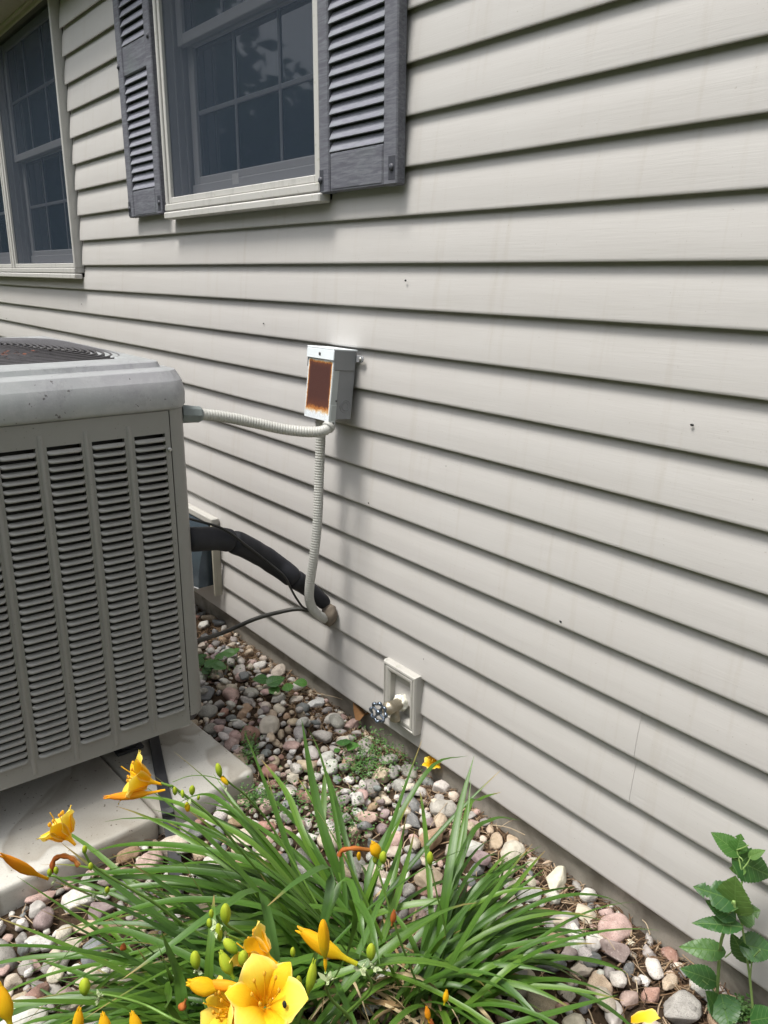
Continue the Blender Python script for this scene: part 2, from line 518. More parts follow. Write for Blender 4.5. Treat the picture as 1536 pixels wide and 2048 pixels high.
M['black'] = m_plain('dark_inside', (.012, .012, .013), .8, 0, .2, 20, 0)
M['coil'] = m_plain('coil_fins', (.018, .018, .02), .5, .3, .4, 300, .3)
M['wire'] = m_plain('coated_wire', (.05, .047, .05), .45, 0, .3, 60, .2)
M['boxgrey'] = m_plain('grey_enamel', (.215, .222, .235), .5, .0, .1, 30, .15)
M['boxlight'] = m_plain('light_flange', (.36, .385, .385), .5, .0, .1, 30, .15)
M['boxwhite'] = m_plain('bleached_enamel', (.70, .75, .78), .5, 0, .06, 30, .1)
M['rustdoor'] = m_rustdoor()
M['steel'] = m_plain('zinc_steel', (.42, .42, .41), .4, .6, .2, 60, .2)
M['darksteel'] = m_plain('dark_screw', (.09, .09, .09), .4, .5, .2, 60, .2)
M['conduit'] = m_plain('grey_conduit', (.42, .42, .395), .48, 0, .1, 16, .1)
M['connector'] = m_plain('connector_grey', (.16, .185, .185), .45, 0, .12, 25, .1)
M['foam'] = m_plain('black_foam', (.012, .013, .018), .62, 0, .35, 45, .5, .4)
M['cable'] = m_plain('black_cable', (.012, .012, .012), .45, 0, .2, 40, .1)
M['tubing'] = m_plain('dull_copper_line', (.035, .034, .03), .5, .2, .3, 60, .3)
M['putty'] = m_plain('weathered_putty', (.165, .135, .105), .85, 0, .35, 70, 1.0)
M['nickel'] = m_plain('aged_brass', (.37, .33, .255), .42, .75, .25, 60, .5)
M['chrome'] = m_plain('painted_handwheel', (.14, .17, .21), .22, .85, .3, 50, .3)
M['caulk'] = m_plain('white_caulk', (.74, .73, .64), .7, 0, .1, 80, 1.0)
M['block'] = m_trim('mount_block_vinyl', (.43, .42, .39))
M['hood'] = m_plain('painted_sheet_metal', (.075, .10, .125), .25, .5, .25, 10, .05)
M['muntin'] = m_plain('dimmed_muntin', (.20, .21, .23), .5, 0, .06, 12, .05)  # darker than the jamb: dimming of bars behind glass put into the colour
M['jamb'] = m_plain('jamb_vinyl', (.44, .44, .46), .5, 0, .06, 12, .05)
M['screen'] = m_screen()
M['glass'] = m_glass()
M['sticker'] = m_plain('paper_sticker', (.62, .62, .62), .6, 0, .25, 220, 0)
M['strip'] = m_plain('black_rubber', (.035, .036, .04), .55, 0, .3, 40, .4)

# ================================================================== SETTING
g = MB()
S = 120
rows = []
rng = [-S, -20, -6, -3.6, -3.4, 3.2, 3.4, 20, S]
g.poly([(-S, -S, -.06), (S, -S, -.06), (S, S, -.06), (-S, S, -.06)])
k = N('lawn'); c = k.mix(k.noise(k.coord(), 3, 8, .7), (.045, .09, .02), (.085, .14, .035)); k.bump(k.noise(k.coord(), 60, 5), 1, .03)
lawn = g.build('lawn', k.done(c, .9, 0, .15)); tag(lawn, kind='structure')
# planting bed: soil sheet, gently uneven
def soil_z(x, y):
    z = -.012 + .010*noise.noise(Vector((x*3, y*3, 1.0)))
    z += .012*max(0, 1-abs(y-.0)/.12)*noise.noise(Vector((x*9, y*9, 4.0)))
    return z
g = MB()
nx, ny = 150, 70
g.quadgrid([[(-6.5+8.5*i/nx, -3.2+3.24*j/ny, soil_z(-6.5+8.5*i/nx, -3.2+3.24*j/ny)) for j in range(ny+1)] for i in range(nx+1)], flip=True)
ground = g.build('ground', M['soil']); tag(ground, kind='structure')

# ---------------------------------------------------------------- house wall
H = 0.112
ZB = 0.08
wall = thing('house_wall', 'house wall of pale beige lap siding with two dark screened windows over a concrete foundation', 'house wall', (-2, 0, 0))
PROF = [(.0046, .009), (.0042, .004), (.0036, -.0002), (.0010, -.0002), (.0, .0012), (.0004, .007), (.0016, .026), (.0046, .052), (.0090, .080), (.0136, .102), (.0166, .116), (.0195, .150)]
def board(x0, x1, zb, ztop=None, dy=0.0, wob=0.0):
    n = max(2, int((x1-x0)/.25)+1)
    rows = []
    pr = []
    for (y, z) in PROF:
        if ztop is not None and zb+z > ztop:
            if pr and pr[-1][1] < ztop-zb: pr.append((y, ztop-zb))
            break
        pr.append((y, z))
    for i in range(n+1):
        x = x0+(x1-x0)*i/n
        wv = .0012*noise.noise(Vector((x*1.7, zb*9, 2.0)))
        rows.append([(x, y-dy+wv*1.0, zb+z+.0011*noise.noise(Vector((x*1.1, zb*5, 7.0)))) for j, (y, z) in enumerate(pr)])
    b = MB()
    b.quadgrid(rows, smooth=True, flip=False)
    # closing end faces so that the cut ends have thickness
    for e in (rows[0], rows[-1]):
        b.quadgrid([[p, (p[0], p[1]+.0008, p[2])] for p in e], smooth=False)
    o = b.build('siding_board', M['siding'], wall)
    return o
W1 = (-6.35, -4.085, 1.362, 2.60)     # opening of the twin window
W2 = (-2.978, -1.95, 1.585, 2.60)
seams = {2: 1255, 3: 1255}
seam_x = {}
s23 = at_y(1252, 1508, 0).x; s67 = at_y(520, 1040, 0).x; s1011 = at_y(526, 655, 0).x; s1213 = at_y(520, 520, 0).x
for kk, xs in ((0, [.9, -3.6]), (1, [.9, -3.6]), (2, [s23, -4.4]), (3, [s23, -4.4]), (4, [.4, -3.2]), (5, [.4, -3.2]), (6, [s67, 1.2]), (7, [s67, 1.2]),
               (8, [.7, -4.9]), (9, [.7, -4.9]), (10, [s1011]), (11, [s1011]), (12, [s1213+.02, .6]), (13, [s1213+.02, .6])):
    seam_x[kk] = xs
XL, XR = -7.2, 2.2
NC = 23
for kc in range(NC):
    zb = ZB+kc*H
    zt = zb+H
    cuts = []
    for (a, b_, z0, z1) in (W1, W2):
        if zt > z0+.004 and zb < z1: cuts.append((a-.012, b_+(.014 if a < -4 else .002), z0))
    edges = [XL]
    segs = []
    x = XL
    full = sorted(cuts)
    for (a, b_, z0) in full:
        segs.append((x, a, None))
        if zb < z0-.006: segs.append((a, b_, z0+.008))
        x = b_-.0
    segs.append((x, XR, None))
    for (a, b_, ztop) in segs:
        parts = [a, b_]
        if ztop is None:
            for sx_ in seam_x.get(kc, []):
                if a+.3 < sx_ < b_-.3: parts.append(sx_)
        parts.sort()
        for i in range(len(parts)-1):
            over = .02 if i < len(parts)-2 else 0
            board(parts[i], parts[i+1]+over, zb, ztop, dy=0.0 if i % 2 == 0 else .0011)
# foundation and sheathing (pieces around the openings)
def rects(name, mat, y0, y1, zlo, zhi):
    b = MB()
    xs = [XL, W1[0], W1[1], W2[0], W2[1], XR]
    for i in range(len(xs)-1):
        a, c_ = xs[i], xs[i+1]
        top = zhi
        if i == 1: top = W1[2]
        if i == 3: top = W2[2]
        b.box((a, y0, zlo), (c_, y1, top))
    return b.build(name, mat, wall)
rects('sheathing', M['sheathing'], .0275, .16, ZB+.004, 2.60)
b = MB()
n = 60
b.quadgrid([[(XL+(XR-XL)*i/n, .022+.004*noise.noise(Vector((i*.7, j*3.1, 0))), -.15+.229*j/5) for j in range(6)] for i in range(n+1)])
b.build('foundation', M['foundation'], wall)
# soffit, frieze trim and fascia
b = MB()
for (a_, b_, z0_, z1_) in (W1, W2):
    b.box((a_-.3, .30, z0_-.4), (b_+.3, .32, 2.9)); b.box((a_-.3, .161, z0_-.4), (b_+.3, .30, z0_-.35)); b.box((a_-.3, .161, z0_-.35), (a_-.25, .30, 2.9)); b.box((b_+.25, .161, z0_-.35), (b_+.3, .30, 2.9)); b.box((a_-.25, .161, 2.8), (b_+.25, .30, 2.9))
b.build('light_leak_box', M['black'], wall)  # black boxes added behind the windows to stop light leaking through
b = MB(); b.box((XL, -.150, 2.604), (XR, .15, 2.62)); b.build('soffit', M['soffit'], wall)
b = MB(); b.box((XL, -.022, 2.575), (XR, .014, 2.603), bev=.003); b.box((XL, -.04, 2.592), (XR, -.0225, 2.603), bev=.002); b.build('frieze_trim', M['soffit'], wall)
b = MB(); b.box((XL, -.170, 2.585), (XR, -.152, 2.76), bev=.003); b.build('fascia', M['soffit'], wall)
b = MB(); b.poly([(XL, -.18, 2.765), (XR, -.18, 2.765), (XR, 3.0, 4.6), (XL, 3.0, 4.6)]); b.build('roof', M['sheathing'], wall)
# insects / grit caught on the siding
b = MB()
for (px, py, r_) in ((811, 561, .0035), (1384, 850, .0032), (1121, 1243, .003), (527, 647, .003), (163, 608, .003), (847, 1318, .0018), (737, 1006, .0025), (13, 637, .003), (892, 932, .0014)):
    p = at_y(px, py, -.001)
    b.sphere(p, r_, 6, 4, (1.3, .5, .8))
b.build('dead_insects', M['black'], wall, kind='stuff')

# ---------------------------------------------------------------- windows
def window(x0, x1, z0, z1, units, meet):
    """outer vinyl frame with a screen, and two sashes per unit set back behind it"""
    f = MB()
    YF = -.032
    wd = .030
    f.box((x0, YF, z0+.05), (x0+wd*.55, .018, z1), bev=.003)
    f.box((x1-wd*.55, YF, z0+.05), (x1, .018, z1), bev=.003)
    frame = f.build('window', M['trim'], wall)
    def sub(name, mat, fn):
        q = MB(); fn(q); return q.build(name, mat, frame)
    sub('drip_sill', M['trim'], lambda q: q.box((x0-.004, -.040, z0-.001), (x1+.006, .0, z0+.0235), bev=.004))
    sub('sill', M['trim'], lambda q: q.box((x0+.001, -.036, z0+.0265), (x1-.001, .018, z0+.0505), bev=.003))
    ub = [x0+wd*.55+(x1-x0-wd*1.1)*i/units for i in range(units+1)]
    for i in range(1, units):
        sub('mullion', M['trim'], lambda q: (q.box((ub[i]-.032, YF, z0+.052), (ub[i]+.032, .018, z1), bev=.003), q.box((ub[i]-.006, YF-.004, z0+.03), (ub[i]+.006, YF+.0005, z1), bev=.002)))
    for i in range(units):
        a = ub[i]+(.0 if i == 0 else .034); c_ = ub[i+1]-(.0 if i == units-1 else .034)
        # screen frame, slightly behind the casing
        def sf(q):
            q.box((a+.002, -.025, z0+.053), (a+.020, -.010, z1), bev=.002)
            q.box((c_-.020, -.025, z0+.053), (c_-.002, -.010, z1), bev=.002)
            q.box((a+.0205, -.025, z0+.053), (c_-.0205, -.010, z0+.073), bev=.002)
        sub('screen_frame', M['trim'], sf)
        za = z0+.0735
        sub('screen', M['screen'], lambda q: q.poly([(a+.0205, -.014, za), (c_-.0205, -.014, za), (c_-.0205, -.014, z1), (a+.0205, -.014, z1)]))
        def jamb(q):
            q.box((a, -.008, za-.02), (a+.018, .125, z1)); q.box((c_-.018, -.008, za-.02), (c_, .125, z1))
            q.box((a+.0185, -.006, za-.03), (c_-.0185, .125, za-.004))
            for yy in (.018, .046): q.box((a+.0185, yy, za), (a+.027, yy+.006, z1)); q.box((c_-.027, yy, za), (c_-.0185, yy+.006, z1))
        sub('jamb', M['jamb'], jamb)
        # lower sash (inside) and upper sash (outside)
        def sash(q, y, zz0, zz1, rail0, rail1):
            L, Rr = a+.030, c_-.030
            st = .042
            q.box((L, y, zz0), (L+st, y+.026, zz1), bev=.003); q.box((Rr-st, y, zz0), (Rr, y+.026, zz1), bev=.003)
            q.box((L+st+.0005, y, zz0), (Rr-st-.0005, y+.026, zz0+rail0), bev=.003)
            q.box((L+st+.0005, y, zz1-rail1), (Rr-st-.0005, y+.026, zz1), bev=.003)
        lo = sub('lower_sash', M['jamb'], lambda q: (sash(q, .066, za+.010, meet+.02, .062, .040), q.box((a+.030, .058, za+.004), (c_-.030, .0655, za+.045), bev=.002)))
        hi = sub('upper_sash', M['jamb'], lambda q: sash(q, .030, meet-.018, z1, .036, .04))
        gl, gr = a+.0725, c_-.0725
        sub('pane', M['glass'], lambda q: q.box((gl, .079, za+.073), (gr, .083, meet-.021)))
        sub('pane', M['glass'], lambda q: q.box((gl, .043, meet+.019), (gr, .047, z1-.04)))
        zl0, zl1 = za+.0735, meet-.0215
        zu0, zu1 = meet+.0185, z1-.04
        def bars(q, y, p0, p1, vert):
            for t in (1/3, 2/3):
                xx = gl+(gr-gl)*t
                q.box((xx-.0065, y, p0), (xx+.0065, y+.005, p1), bev=.002)
            zz = (p0+p1)/2
            for s0, s1 in ((0, 1/3), (1/3, 2/3), (2/3, 1)):
                q.box((gl+(gr-gl)*s0+.007, y, zz-.008), (gl+(gr-gl)*s1-.007, y+.005, zz+.008), bev=.002)
        sub('muntin', M['muntin'], lambda q: bars(q, .0735, zl0, zl1, 2))
        sub('muntin', M['muntin'], lambda q: bars(q, .0375, zu0, zu1, 2))
    return frame
w2 = window(W2[0], W2[1], W2[2], 2.575, 1, 2.170)
tag(w2, 'window between the shutters with a small sticker on its lower sash')
b = MB(); p = at_y(470, 358, .056); b.box((p.x-.022, .0575, p.z-.016), (p.x+.022, .0579, p.z+.018)); b.build('sticker', M['sticker'], w2)
w1 = window(W1[0], W1[1], W1[2], 2.575, 2, 2.000)
tag(w1, 'taller double window at the far end of the wall')

# ---------------------------------------------------------------- shutters
def shutter(x0, x1, z0, z1, label, mid):
    t = thing('shutter', label, 'shutter', ((x0+x1)/2, -.002, z0), 'louvered shutters beside the window')
    YF, YB = -.031, -.0015
    st = .053
    def sub(name, fn, mat='shutter', parent=t):
        q = MB(); fn(q); return q.build(name, M[mat], parent)
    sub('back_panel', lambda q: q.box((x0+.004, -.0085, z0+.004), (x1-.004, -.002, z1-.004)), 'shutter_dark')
    for a, c_ in ((x0, x0+st), (x1-st, x1)):
        sub('stile', lambda q: q.box((a, YF, z0), (c_, YB, z1), bev=.0035))
    zr = z0+.098
    sub('rail', lambda q: (q.box((x0+st+.001, YF+.003, z0+.001), (x1-st-.001, -.009, zr), bev=.003), q.box((x0+st+.006, YF+.0015, z0+.008), (x1-st-.006, YF+.0035, zr-.006), bev=.001)))
    sub('rail', lambda q: q.box((x0+st+.001, YF+.003, mid), (x1-st-.001, -.009, mid+.10), bev=.003))
    sub('rail', lambda q: q.box((x0+st+.001, YF+.003, z1-.06), (x1-st-.001, -.009, z1-.001), bev=.003))
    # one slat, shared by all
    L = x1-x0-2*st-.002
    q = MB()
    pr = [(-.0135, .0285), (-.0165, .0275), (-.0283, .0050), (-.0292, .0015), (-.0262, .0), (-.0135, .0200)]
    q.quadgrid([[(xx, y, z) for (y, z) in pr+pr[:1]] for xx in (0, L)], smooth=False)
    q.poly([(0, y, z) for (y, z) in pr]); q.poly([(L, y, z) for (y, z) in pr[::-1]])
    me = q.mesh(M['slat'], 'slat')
    for za, zb_ in ((zr, mid), (mid+.10, z1-.06)):
        n = int((zb_-za)/.0292)
        pit = (zb_-za)/n
        for i in range(n):
            o = bpy.data.objects.new('slat', me); COL.objects.link(o)
            o.parent = t; o.matrix_parent_inverse = wm(t).inverted()
            o.location = (x0+st+.001, 0, za+pit*i+.001)
    for (sx_, sz_) in ((x0+.014, z0+.034), (x1-.018, z0+.040), (x0+.014, mid+.04), (x1-.018, mid+.09)):
        low = sz_ < z0+.1
        if low:
            sub('unfaded_patch', lambda q: q.box((sx_-.0135, YF-.0006, sz_-.028), (sx_+.0135, YF+.001, sz_+.026), bev=.0005), 'shutter_dark')
        sub('screw', lambda q: q.lathe((sx_, YF-.0004, sz_), (0, -1, 0), [(0, .0085), (.003, .0082), (.0048, .0058), (.0055, .0)], 14), 'shutter_dark')
    return t
shutter(-1.961, -1.620, 1.606, 2.56, 'weathered slate purple louvered shutter right of the window, nearest the camera', 2.125)
shutter(-3.345, -3.018, 1.606, 2.56, 'narrow looking louvered shutter between the two windows', 2.110)

# ---------------------------------------------------------------- vent hood behind the condenser
vt = thing('vent_hood', 'dark glossy sheet metal hood with a beige side flange behind the air conditioner', 'vent hood', (-3.0, 0, .13))
fT, fB = at_y(431, 1052, -.028), at_y(434, 1192, -.028)
xr = fB.x
b = MB(); b.box((xr-.010, -.036, fB.z), (xr, -.002, fT.z-.004), bev=.002); b.build('side_flange', M['soffit'], vt)
b = MB(); b.box((xr-.66, -.034, fT.z-.0035), (xr+.002, -.002, fT.z+.022), bev=.003); b.build('top_trim', M['block'], vt)
b = MB()
rws = []
zt2, zb2 = fT.z-.006, at_y(424, 1178, -.05).z
for j in range(13):
    t_ = j/12
    y = -.030-.060*math.sin(t_*PI*.5)
    rws.append([(xr-.63+.05*i, y-.05*math.sin(PI*min(1, (.6-.05*i)/.3)/2)*t_, zt2+(zb2-zt2)*t_) for i in range(13)])
b.quadgrid(rws, smooth=True); b.quadgrid([[p, (p[0]-.002, -.004, p[2])] for p in [r2[-1] for r2 in rws]], smooth=False)
b.build('hood', M['hood'], vt)
b = MB(); b.tube([Vector(p)+Vector((0, 0, -.001)) for p in rws[-1]], .0035, 6); b.sphere(Vector(rws[-1][-2])+Vector((0, -.002, .006)), .0045, 8, 5); b.build('bottom_lip', M['steel'], vt)

# ---------------------------------------------------------------- concrete pad
pad = MB()
PA = at_z(512, 1541, .055); PB = at_z(0, 1786, .05)
pd = Vector((PB.x-PA.x, PB.y-PA.y)).normalized()   # near edge direction
pe = Vector((pd.y, -pd.x));
if pe.x > 0: pe = -pe
def padpt(s, t, z): return (PA.x+pd.x*s+pe.x*t, PA.y+pd.y*s+pe.y*t, z)
LS, LT = 1.16, 1.55
def sdist(x, y):
    q = at_z(x, y, .05); return (q.x-PA.x)*pd.x+(q.y-PA.y)*pd.y
SG0 = sdist(321, 1634); SG1 = SG0+.0025
def slab(sa, sb, label):
    def rr(inset, z):
        out = []; r_ = .020
        for cx, cy, a0 in ((sb-r_, r_, -90), (sb-r_, LT-r_, 0), (sa+r_, LT-r_, 90), (sa+r_, r_, 180)):
            for i in range(6):
                a = R(a0+i*18)
                out.append(padpt(cx+(r_-inset)*math.cos(a), cy+(r_-inset)*math.sin(a), z))
        return out
    pad = MB()
    pr = [rr(0, -.06), rr(0, .020), rr(.0006, .040), rr(.0022, .0505), rr(.0055, .0545), rr(.010, .0556), rr(.014, .0558)]
    pad.quadgrid(pr, closed=True)
    pad.poly(pr[-1])
    tag(pad.build('equipment_pad', M['pad']), label, 'equipment pad', 'pale slabs under the air conditioner')
slab(0, SG0, 'shorter pale slab under the air conditioner, its free corner pointing at the stones')
slab(SG1, LS, 'longer stained pale slab under the air conditioner, beyond the black strip')
def in_pad(x, y, mrg=0):
    s_ = (x-PA.x)*pd.x+(y-PA.y)*pd.y; t_ = (x-PA.x)*pe.x+(y-PA.y)*pe.y
    return -mrg < s_ < LS+mrg and -mrg < t_ < LT+mrg
# black strip over the pad edge
b = MB()
A0 = at_z(308, 1478, .059); A1 = at_z(333, 1612, .060); A2 = at_z(339, 1645, .030); A3 = at_z(350, 1722, .016); A4 = at_z(353, 1790, .010)
cl = spline([A0+(A0-A1)*.3, A0, A1, A2, A3, A4], 24)
wdir = Vector((-(A1-A0).y, (A1-A0).x, 0)).normalized()*.0155
b.quadgrid([[p-wdir+Vector((0, 0, .0)), p-wdir+Vector((0, 0, .004)), p-wdir*.9+Vector((0, 0, .0055)), p-wdir*.2+Vector((0, 0, .0045)), p+wdir*.2+Vector((0, 0, .0045)), p+wdir*.9+Vector((0, 0, .0055)), p+wdir+Vector((0, 0, .004)), p+wdir] for p in cl], smooth=False, flip=True)
tag(b.build('rubber_strip', M['strip']), 'flat black strip running from under the air conditioner over the pad edge', 'strip')

# ---------------------------------------------------------------- air conditioner
ac = thing('air_conditioner', 'grey outdoor air conditioner with louvered sides and a weathered top cap', 'air conditioner', (-2.56, -.87, .056))
AX = -1.880; YR = -.489; YL = -1.307; XB = -2.945; ZA0 = .1855; ZA1 = 1.071
def sz(z): return 1.4-.94*(1.4-z)
def rrect(x0, x1, y0, y1, r_, z, n=6):
    out = []
    for cx, cy, a0 in ((x1-r_, y1-r_, 0), (x0+r_, y1-r_, 90), (x0+r_, y0+r_, 180), (x1-r_, y0+r_, 270)):
        for i in range(n+1):
            a = R(a0+90*i/n)
            out.append((cx+r_*math.cos(a), cy+r_*math.sin(a), z))
    return out
# corner posts
cr = .042
for (sx_, sy_) in ((1, 1), (1, -1), (-1, 1), (-1, -1)):
    X = AX if sx_ > 0 else XB; Y = YR if sy_ > 0 else YL
    cx, cy = X-sx_*cr, Y-sy_*cr
    path = [(X-.0005*sx_, cy-sy_*.0065)] + [(cx+sx_*cr*math.cos(R(a)), cy+sy_*cr*math.sin(R(a))) for a in range(0, 91, 10)] + [(cx-sx_*.012, Y-.0005*sy_)]
    b = MB(); b.quadgrid([[(p[0], p[1], z) for p in path] for z in (.211, ZA1)], smooth=True, flip=(sx_*sy_ > 0))
    b.quadgrid([[(p[0], p[1], .211), (cx, cy, .211)] for p in path], smooth=False)
    b.build('corner_post', M['cabinet'], ac)
# inner core (coil) and base pan
b = MB(); b.quadgrid([rrect(XB+.035, AX-.035, YL+.035, YR-.035, .03, z) for z in (.20, 1.08)], closed=True, smooth=False); b.build('coil', M['coil'], ac)
b = MB(); pts0 = rrect(XB+.012, AX-.010, YL+.012, YR-.012, .04, .190); pts1 = [(p[0], p[1], .216) for p in pts0]; b.quadgrid([pts0, pts1], closed=True); b.poly(pts0[::-1]); b.build('base_pan', M['wire'], ac)
for fx, fy in ((AX-.20, YR-.17), (AX-.20, YL+.15), (XB+.12, YR-.15), (XB+.12, YL+.15)):
    b = MB(); b.box((fx-.025, fy-.025, .0565), (fx+.025, fy+.025, .190), bev=.004); b.box((fx-.04, fy-.04, .0563), (fx+.04, fy+.04, .066), bev=.003); b.build('foot', M['strip'], ac)
# louvered panel on the face towards the camera
RIB0 = -.6445; RP = .1030
NCOL = 7
y_right = -.5400
panel = MB()
cols = []
for c_ in range(NCOL):
    yr_ = (-.5535 if c_ == 0 else RIB0-RP*(c_-1)-.0118); yl_ = RIB0-RP*c_+.0127
    cols.append((yl_, yr_))
zt_, zb_l = 1.0127, .2372
NROW = 40
pitch = (zt_-zb_l)/NROW
def xf(y, z): return AX
# vertical strips between the columns, and top and bottom bands
ys = [y_right] + [v for c_ in cols for v in (c_[1], c_[0])] + [-1.266]
for i in range(0, len(ys), 2):
    a, c2 = ys[i], ys[i+1]
    panel.box((AX-.016, c2, zb_l), (AX, a, zt_))
panel.box((AX-.016, -1.266, zt_+.0002), (AX, y_right, ZA1-.002)); panel.box((AX-.016, -1.266, ZA0), (AX, y_right, zb_l-.0002))
# rounded opening corners: little gussets at each louver end are part of the slats
pn = panel.build('louver_panel', M['cabinet'], ac)
for c_ in range(NCOL):
    yy = RIB0-RP*c_
    b = MB(); b.quadgrid([[(AX+.0005, yy-.006, z), (AX+.0045*s, yy-.002, z), (AX+.0045*s, yy+.002, z), (AX+.0005, yy+.006, z)] for z, s in ((ZA0+.012, .1), (ZA0+.03, 1), (ZA1-.05, 1), (ZA1-.03, .1))], smooth=True)
    b.build('rib', M['cabinet'], ac)
def slat_mesh(wd_):
    q = MB()
    # lower lip flush with the panel, upper edge set back: curved face towards the sky
    prof = [(-.0040, .0108), (-.0010, .0101), (.0035, .0080), (.0072, .0047), (.0084, .0024), (.0079, .0004), (.0030, -.0010)]
    rows = []
    for f_, sc2 in ((0, 0.0), (.02, .55), (.06, .9), (.12, 1), (.88, 1), (.94, .9), (.98, .55), (1, 0.0)):
        rows.append([(x if sc2 == 1 else x*sc2*.8+0.0*(1-sc2), -wd_*f_, (z if sc2 == 1 else z*(sc2*.4+.6))+(1-sc2)*.0035) for x, z in prof])
    rows = [[(x*.94, y, z*.94) for x, y, z in r2] for r2 in rows]
    q.quadgrid(rows, smooth=True, flip=True)
    return q.mesh(M['cabinet'], 'louver')
meshes = [slat_mesh(c_[1]-c_[0]) for c_ in cols]
for ci, c_ in enumerate(cols):
    for r_ in range(NROW):
        o = bpy.data.objects.new('louver', meshes[ci]); COL.objects.link(o)
        o.parent = ac; o.matrix_parent_inverse = wm(ac).inverted()
        o.location = (AX, c_[1], zb_l+r_*pitch)
# plain panels on the sides one does not see into
b = MB()
b.box((XB+.05, YR-.014, ZA0), (AX-.052, YR-.001, ZA1-.002)); b.box((XB+.05, YL+.001, ZA0), (AX-.052, YL+.014, ZA1-.002)); b.box((XB+.001, YL+.05, ZA0), (XB+.014, YR-.05, ZA1-.002))
b.build('side_panel', M['cabinet'], ac)
for (px, py) in ((339, 899), (358, 1314)):
    p = at_y(px, py, 0); d = ray(px, py); p = CAM+d*((AX-CAM.x)/d.x)
    b = MB(); b.lathe((AX+.0003, p.y, p.z), (1, 0, 0), [(0, .006), (.003, .0058), (.0045, .004), (.005, 0)], 12); b.build('screw', M['steel'], ac)
# cap
cap = MB()
prof = [(-.012, 1.044), (.005, 1.052), (.0095, 1.060), (.0112, 1.090), (.0050, 1.124), (-.008, 1.1495), (-.0105, 1.1515), (-.040, 1.1555), (-.0425, 1.1575), (-.047, 1.170), (-.050, 1.1725), (-.085, 1.1745)]
prof = [(o_*.94, sz(z)) for o_, z in prof]
rws = [rrect(XB-o_, AX+o_, YL-o_, YR+o_, max(.014, .048+o_*.6), z, 4) for o_, z in prof]
OX0, OX1, OY0, OY1 = -2.868, -1.985, -1.236, -.530
CX, CY = (OX0+OX1)/2, (OY0+OY1)/2
AXr, AYr = (OX1-OX0)/2, (OY1-OY0)/2
def sup(a, f_=1.0, p_=4.8):
    c_, s_ = math.cos(a), math.sin(a)
    r_ = (abs(c_)**p_+abs(s_)**p_)**(-1/p_)
    return (CX+AXr*f_*r_*c_, CY+AYr*f_*r_*s_)
last = rws[-1]
angs = [math.atan2((p[1]-CY)/AYr, (p[0]-CX)/AXr) for p in last]
for f_, z in ((1.0, 1.1752), (.992, 1.173), (.985, 1.163), (.985, 1.10)):
    rws.append([(*sup(a, f_), sz(z)) for a in angs])
cap.quadgrid(rws, closed=True, smooth=False)
nn_ = len(rws[0])
for i_ in range(nn_, 4*nn_): cap.sm[i_] = True
cap.build('top_cap', M['cap'], ac)
b = MB(); b.poly([(*sup(2*PI*i/48, .98), 1.127) for i in range(48)]); b.build('dark_fan_well', M['black'], ac)  # black disc standing in for the unlit fan interior
b = MB()
nr = 23
for i in range(nr):
    f_ = .10+.875*i/(nr-1)
    z = 1.182+.026*(1-f_*f_)
    pts = [(*sup(2*PI*j/72, f_, 2.2+3.8*f_*f_), z) for j in range(73)]
    b.tube(pts, .0036, 6, cap=False)
for j in range(8):
    a = 2*PI*j/8+.3
    b.tube([(*sup(a, f2), 1.177+.026*(1-f2*f2)) for f2 in (.08, .3, .55, .8, .985)], .003, 5)
b.build('fan_grille', M['wire'], ac, kind='stuff')
# leaf litter and grit on the cap
b = MB(); b.usecol = True
for i in range(70):
    a = random.uniform(-.9, .5)-.4; rr_ = AYr*math.sqrt(random.random())*.85
    x, y = CX+.1+rr_*math.cos(a)*.6, CY+.05+rr_*math.sin(a)*.8
    if random.random() < .75: x, y = random.gauss(-2.11, .05), random.gauss(-.87, .06)
    th = random.uniform(0, PI); l_ = random.uniform(.003, .009); z = 1.2065
    u_ = Vector((math.cos(th), math.sin(th), random.uniform(-.2, .2)))*l_; v_ = Vector((-math.sin(th), math.cos(th), random.uniform(-.5, .5)))*l_*.45
    c0 = Vector((x, y, z)); b.poly([c0-u_, c0+v_, c0+u_, c0-v_], col=random.choice([(.13, .05, .035), (.18, .07, .045), (.10, .045, .035)]))
lo = b.build('dry_leaf_litter', M['litter']); tag(lo, 'reddish dry leaf crumbs lying on the fan grille', 'leaf litter', kind='stuff')

# ---------------------------------------------------------------- electrical: box and conduits
LE = R(6.8)
od = Vector((0, -math.cos(LE), math.sin(LE)*.8)).normalized()
dn = Vector((0, -math.sin(LE), -math.cos(LE)))
BO = Vector((-1.823, -.0015, 1.192))
BM = Matrix((( -1, 0, 0), (0, od.y, dn.y), (0, od.z, dn.z))).to_4x4()   # local: x left, y outward, z down
BM = Matrix(((-1, 0, 0, BO.x), (0, od.y, dn.y, BO.y), (0, od.z, dn.z, BO.z), (0, 0, 0, 1)))
BW, BD, BH = .128, .066, .192
bx = thing('disconnect_box', 'small grey electrical box on the siding with a white front eaten by rust', 'electrical box', BO)
def bp(name, mat, a, c_, bev=.0015, parent=bx):
    q = MB(); q.box(a, c_, BM, bev); return q.build(name, M[mat], parent)
bp('body', 'boxgrey', (0, 0, .004), (BW, BD, BH))
hood_ = bp('cap_hood', 'boxwhite', (-.0035, 0, -.002), (BW+.003, BD+.0135, .0025), .001)
bp('cap_front', 'boxwhite', (-.0035, BD+.0098, .0028), (BW+.003, BD+.0135, .030), .001)
bp('cap_side', 'boxgrey', (-.0038, .004, .0028), (-.0008, BD+.0095, .056), .001)
bp('cap_side', 'boxgrey', (BW+.0008, .004, .0028), (BW+.003, BD+.0095, .056), .001)
q = MB()
pts = [(.002, .031), (BW-.002, .031), (BW-.001, BH+.004), (.001, BH+.010)]
def door_pt(x, z, off): return BM @ Vector((x, BD+off, z))
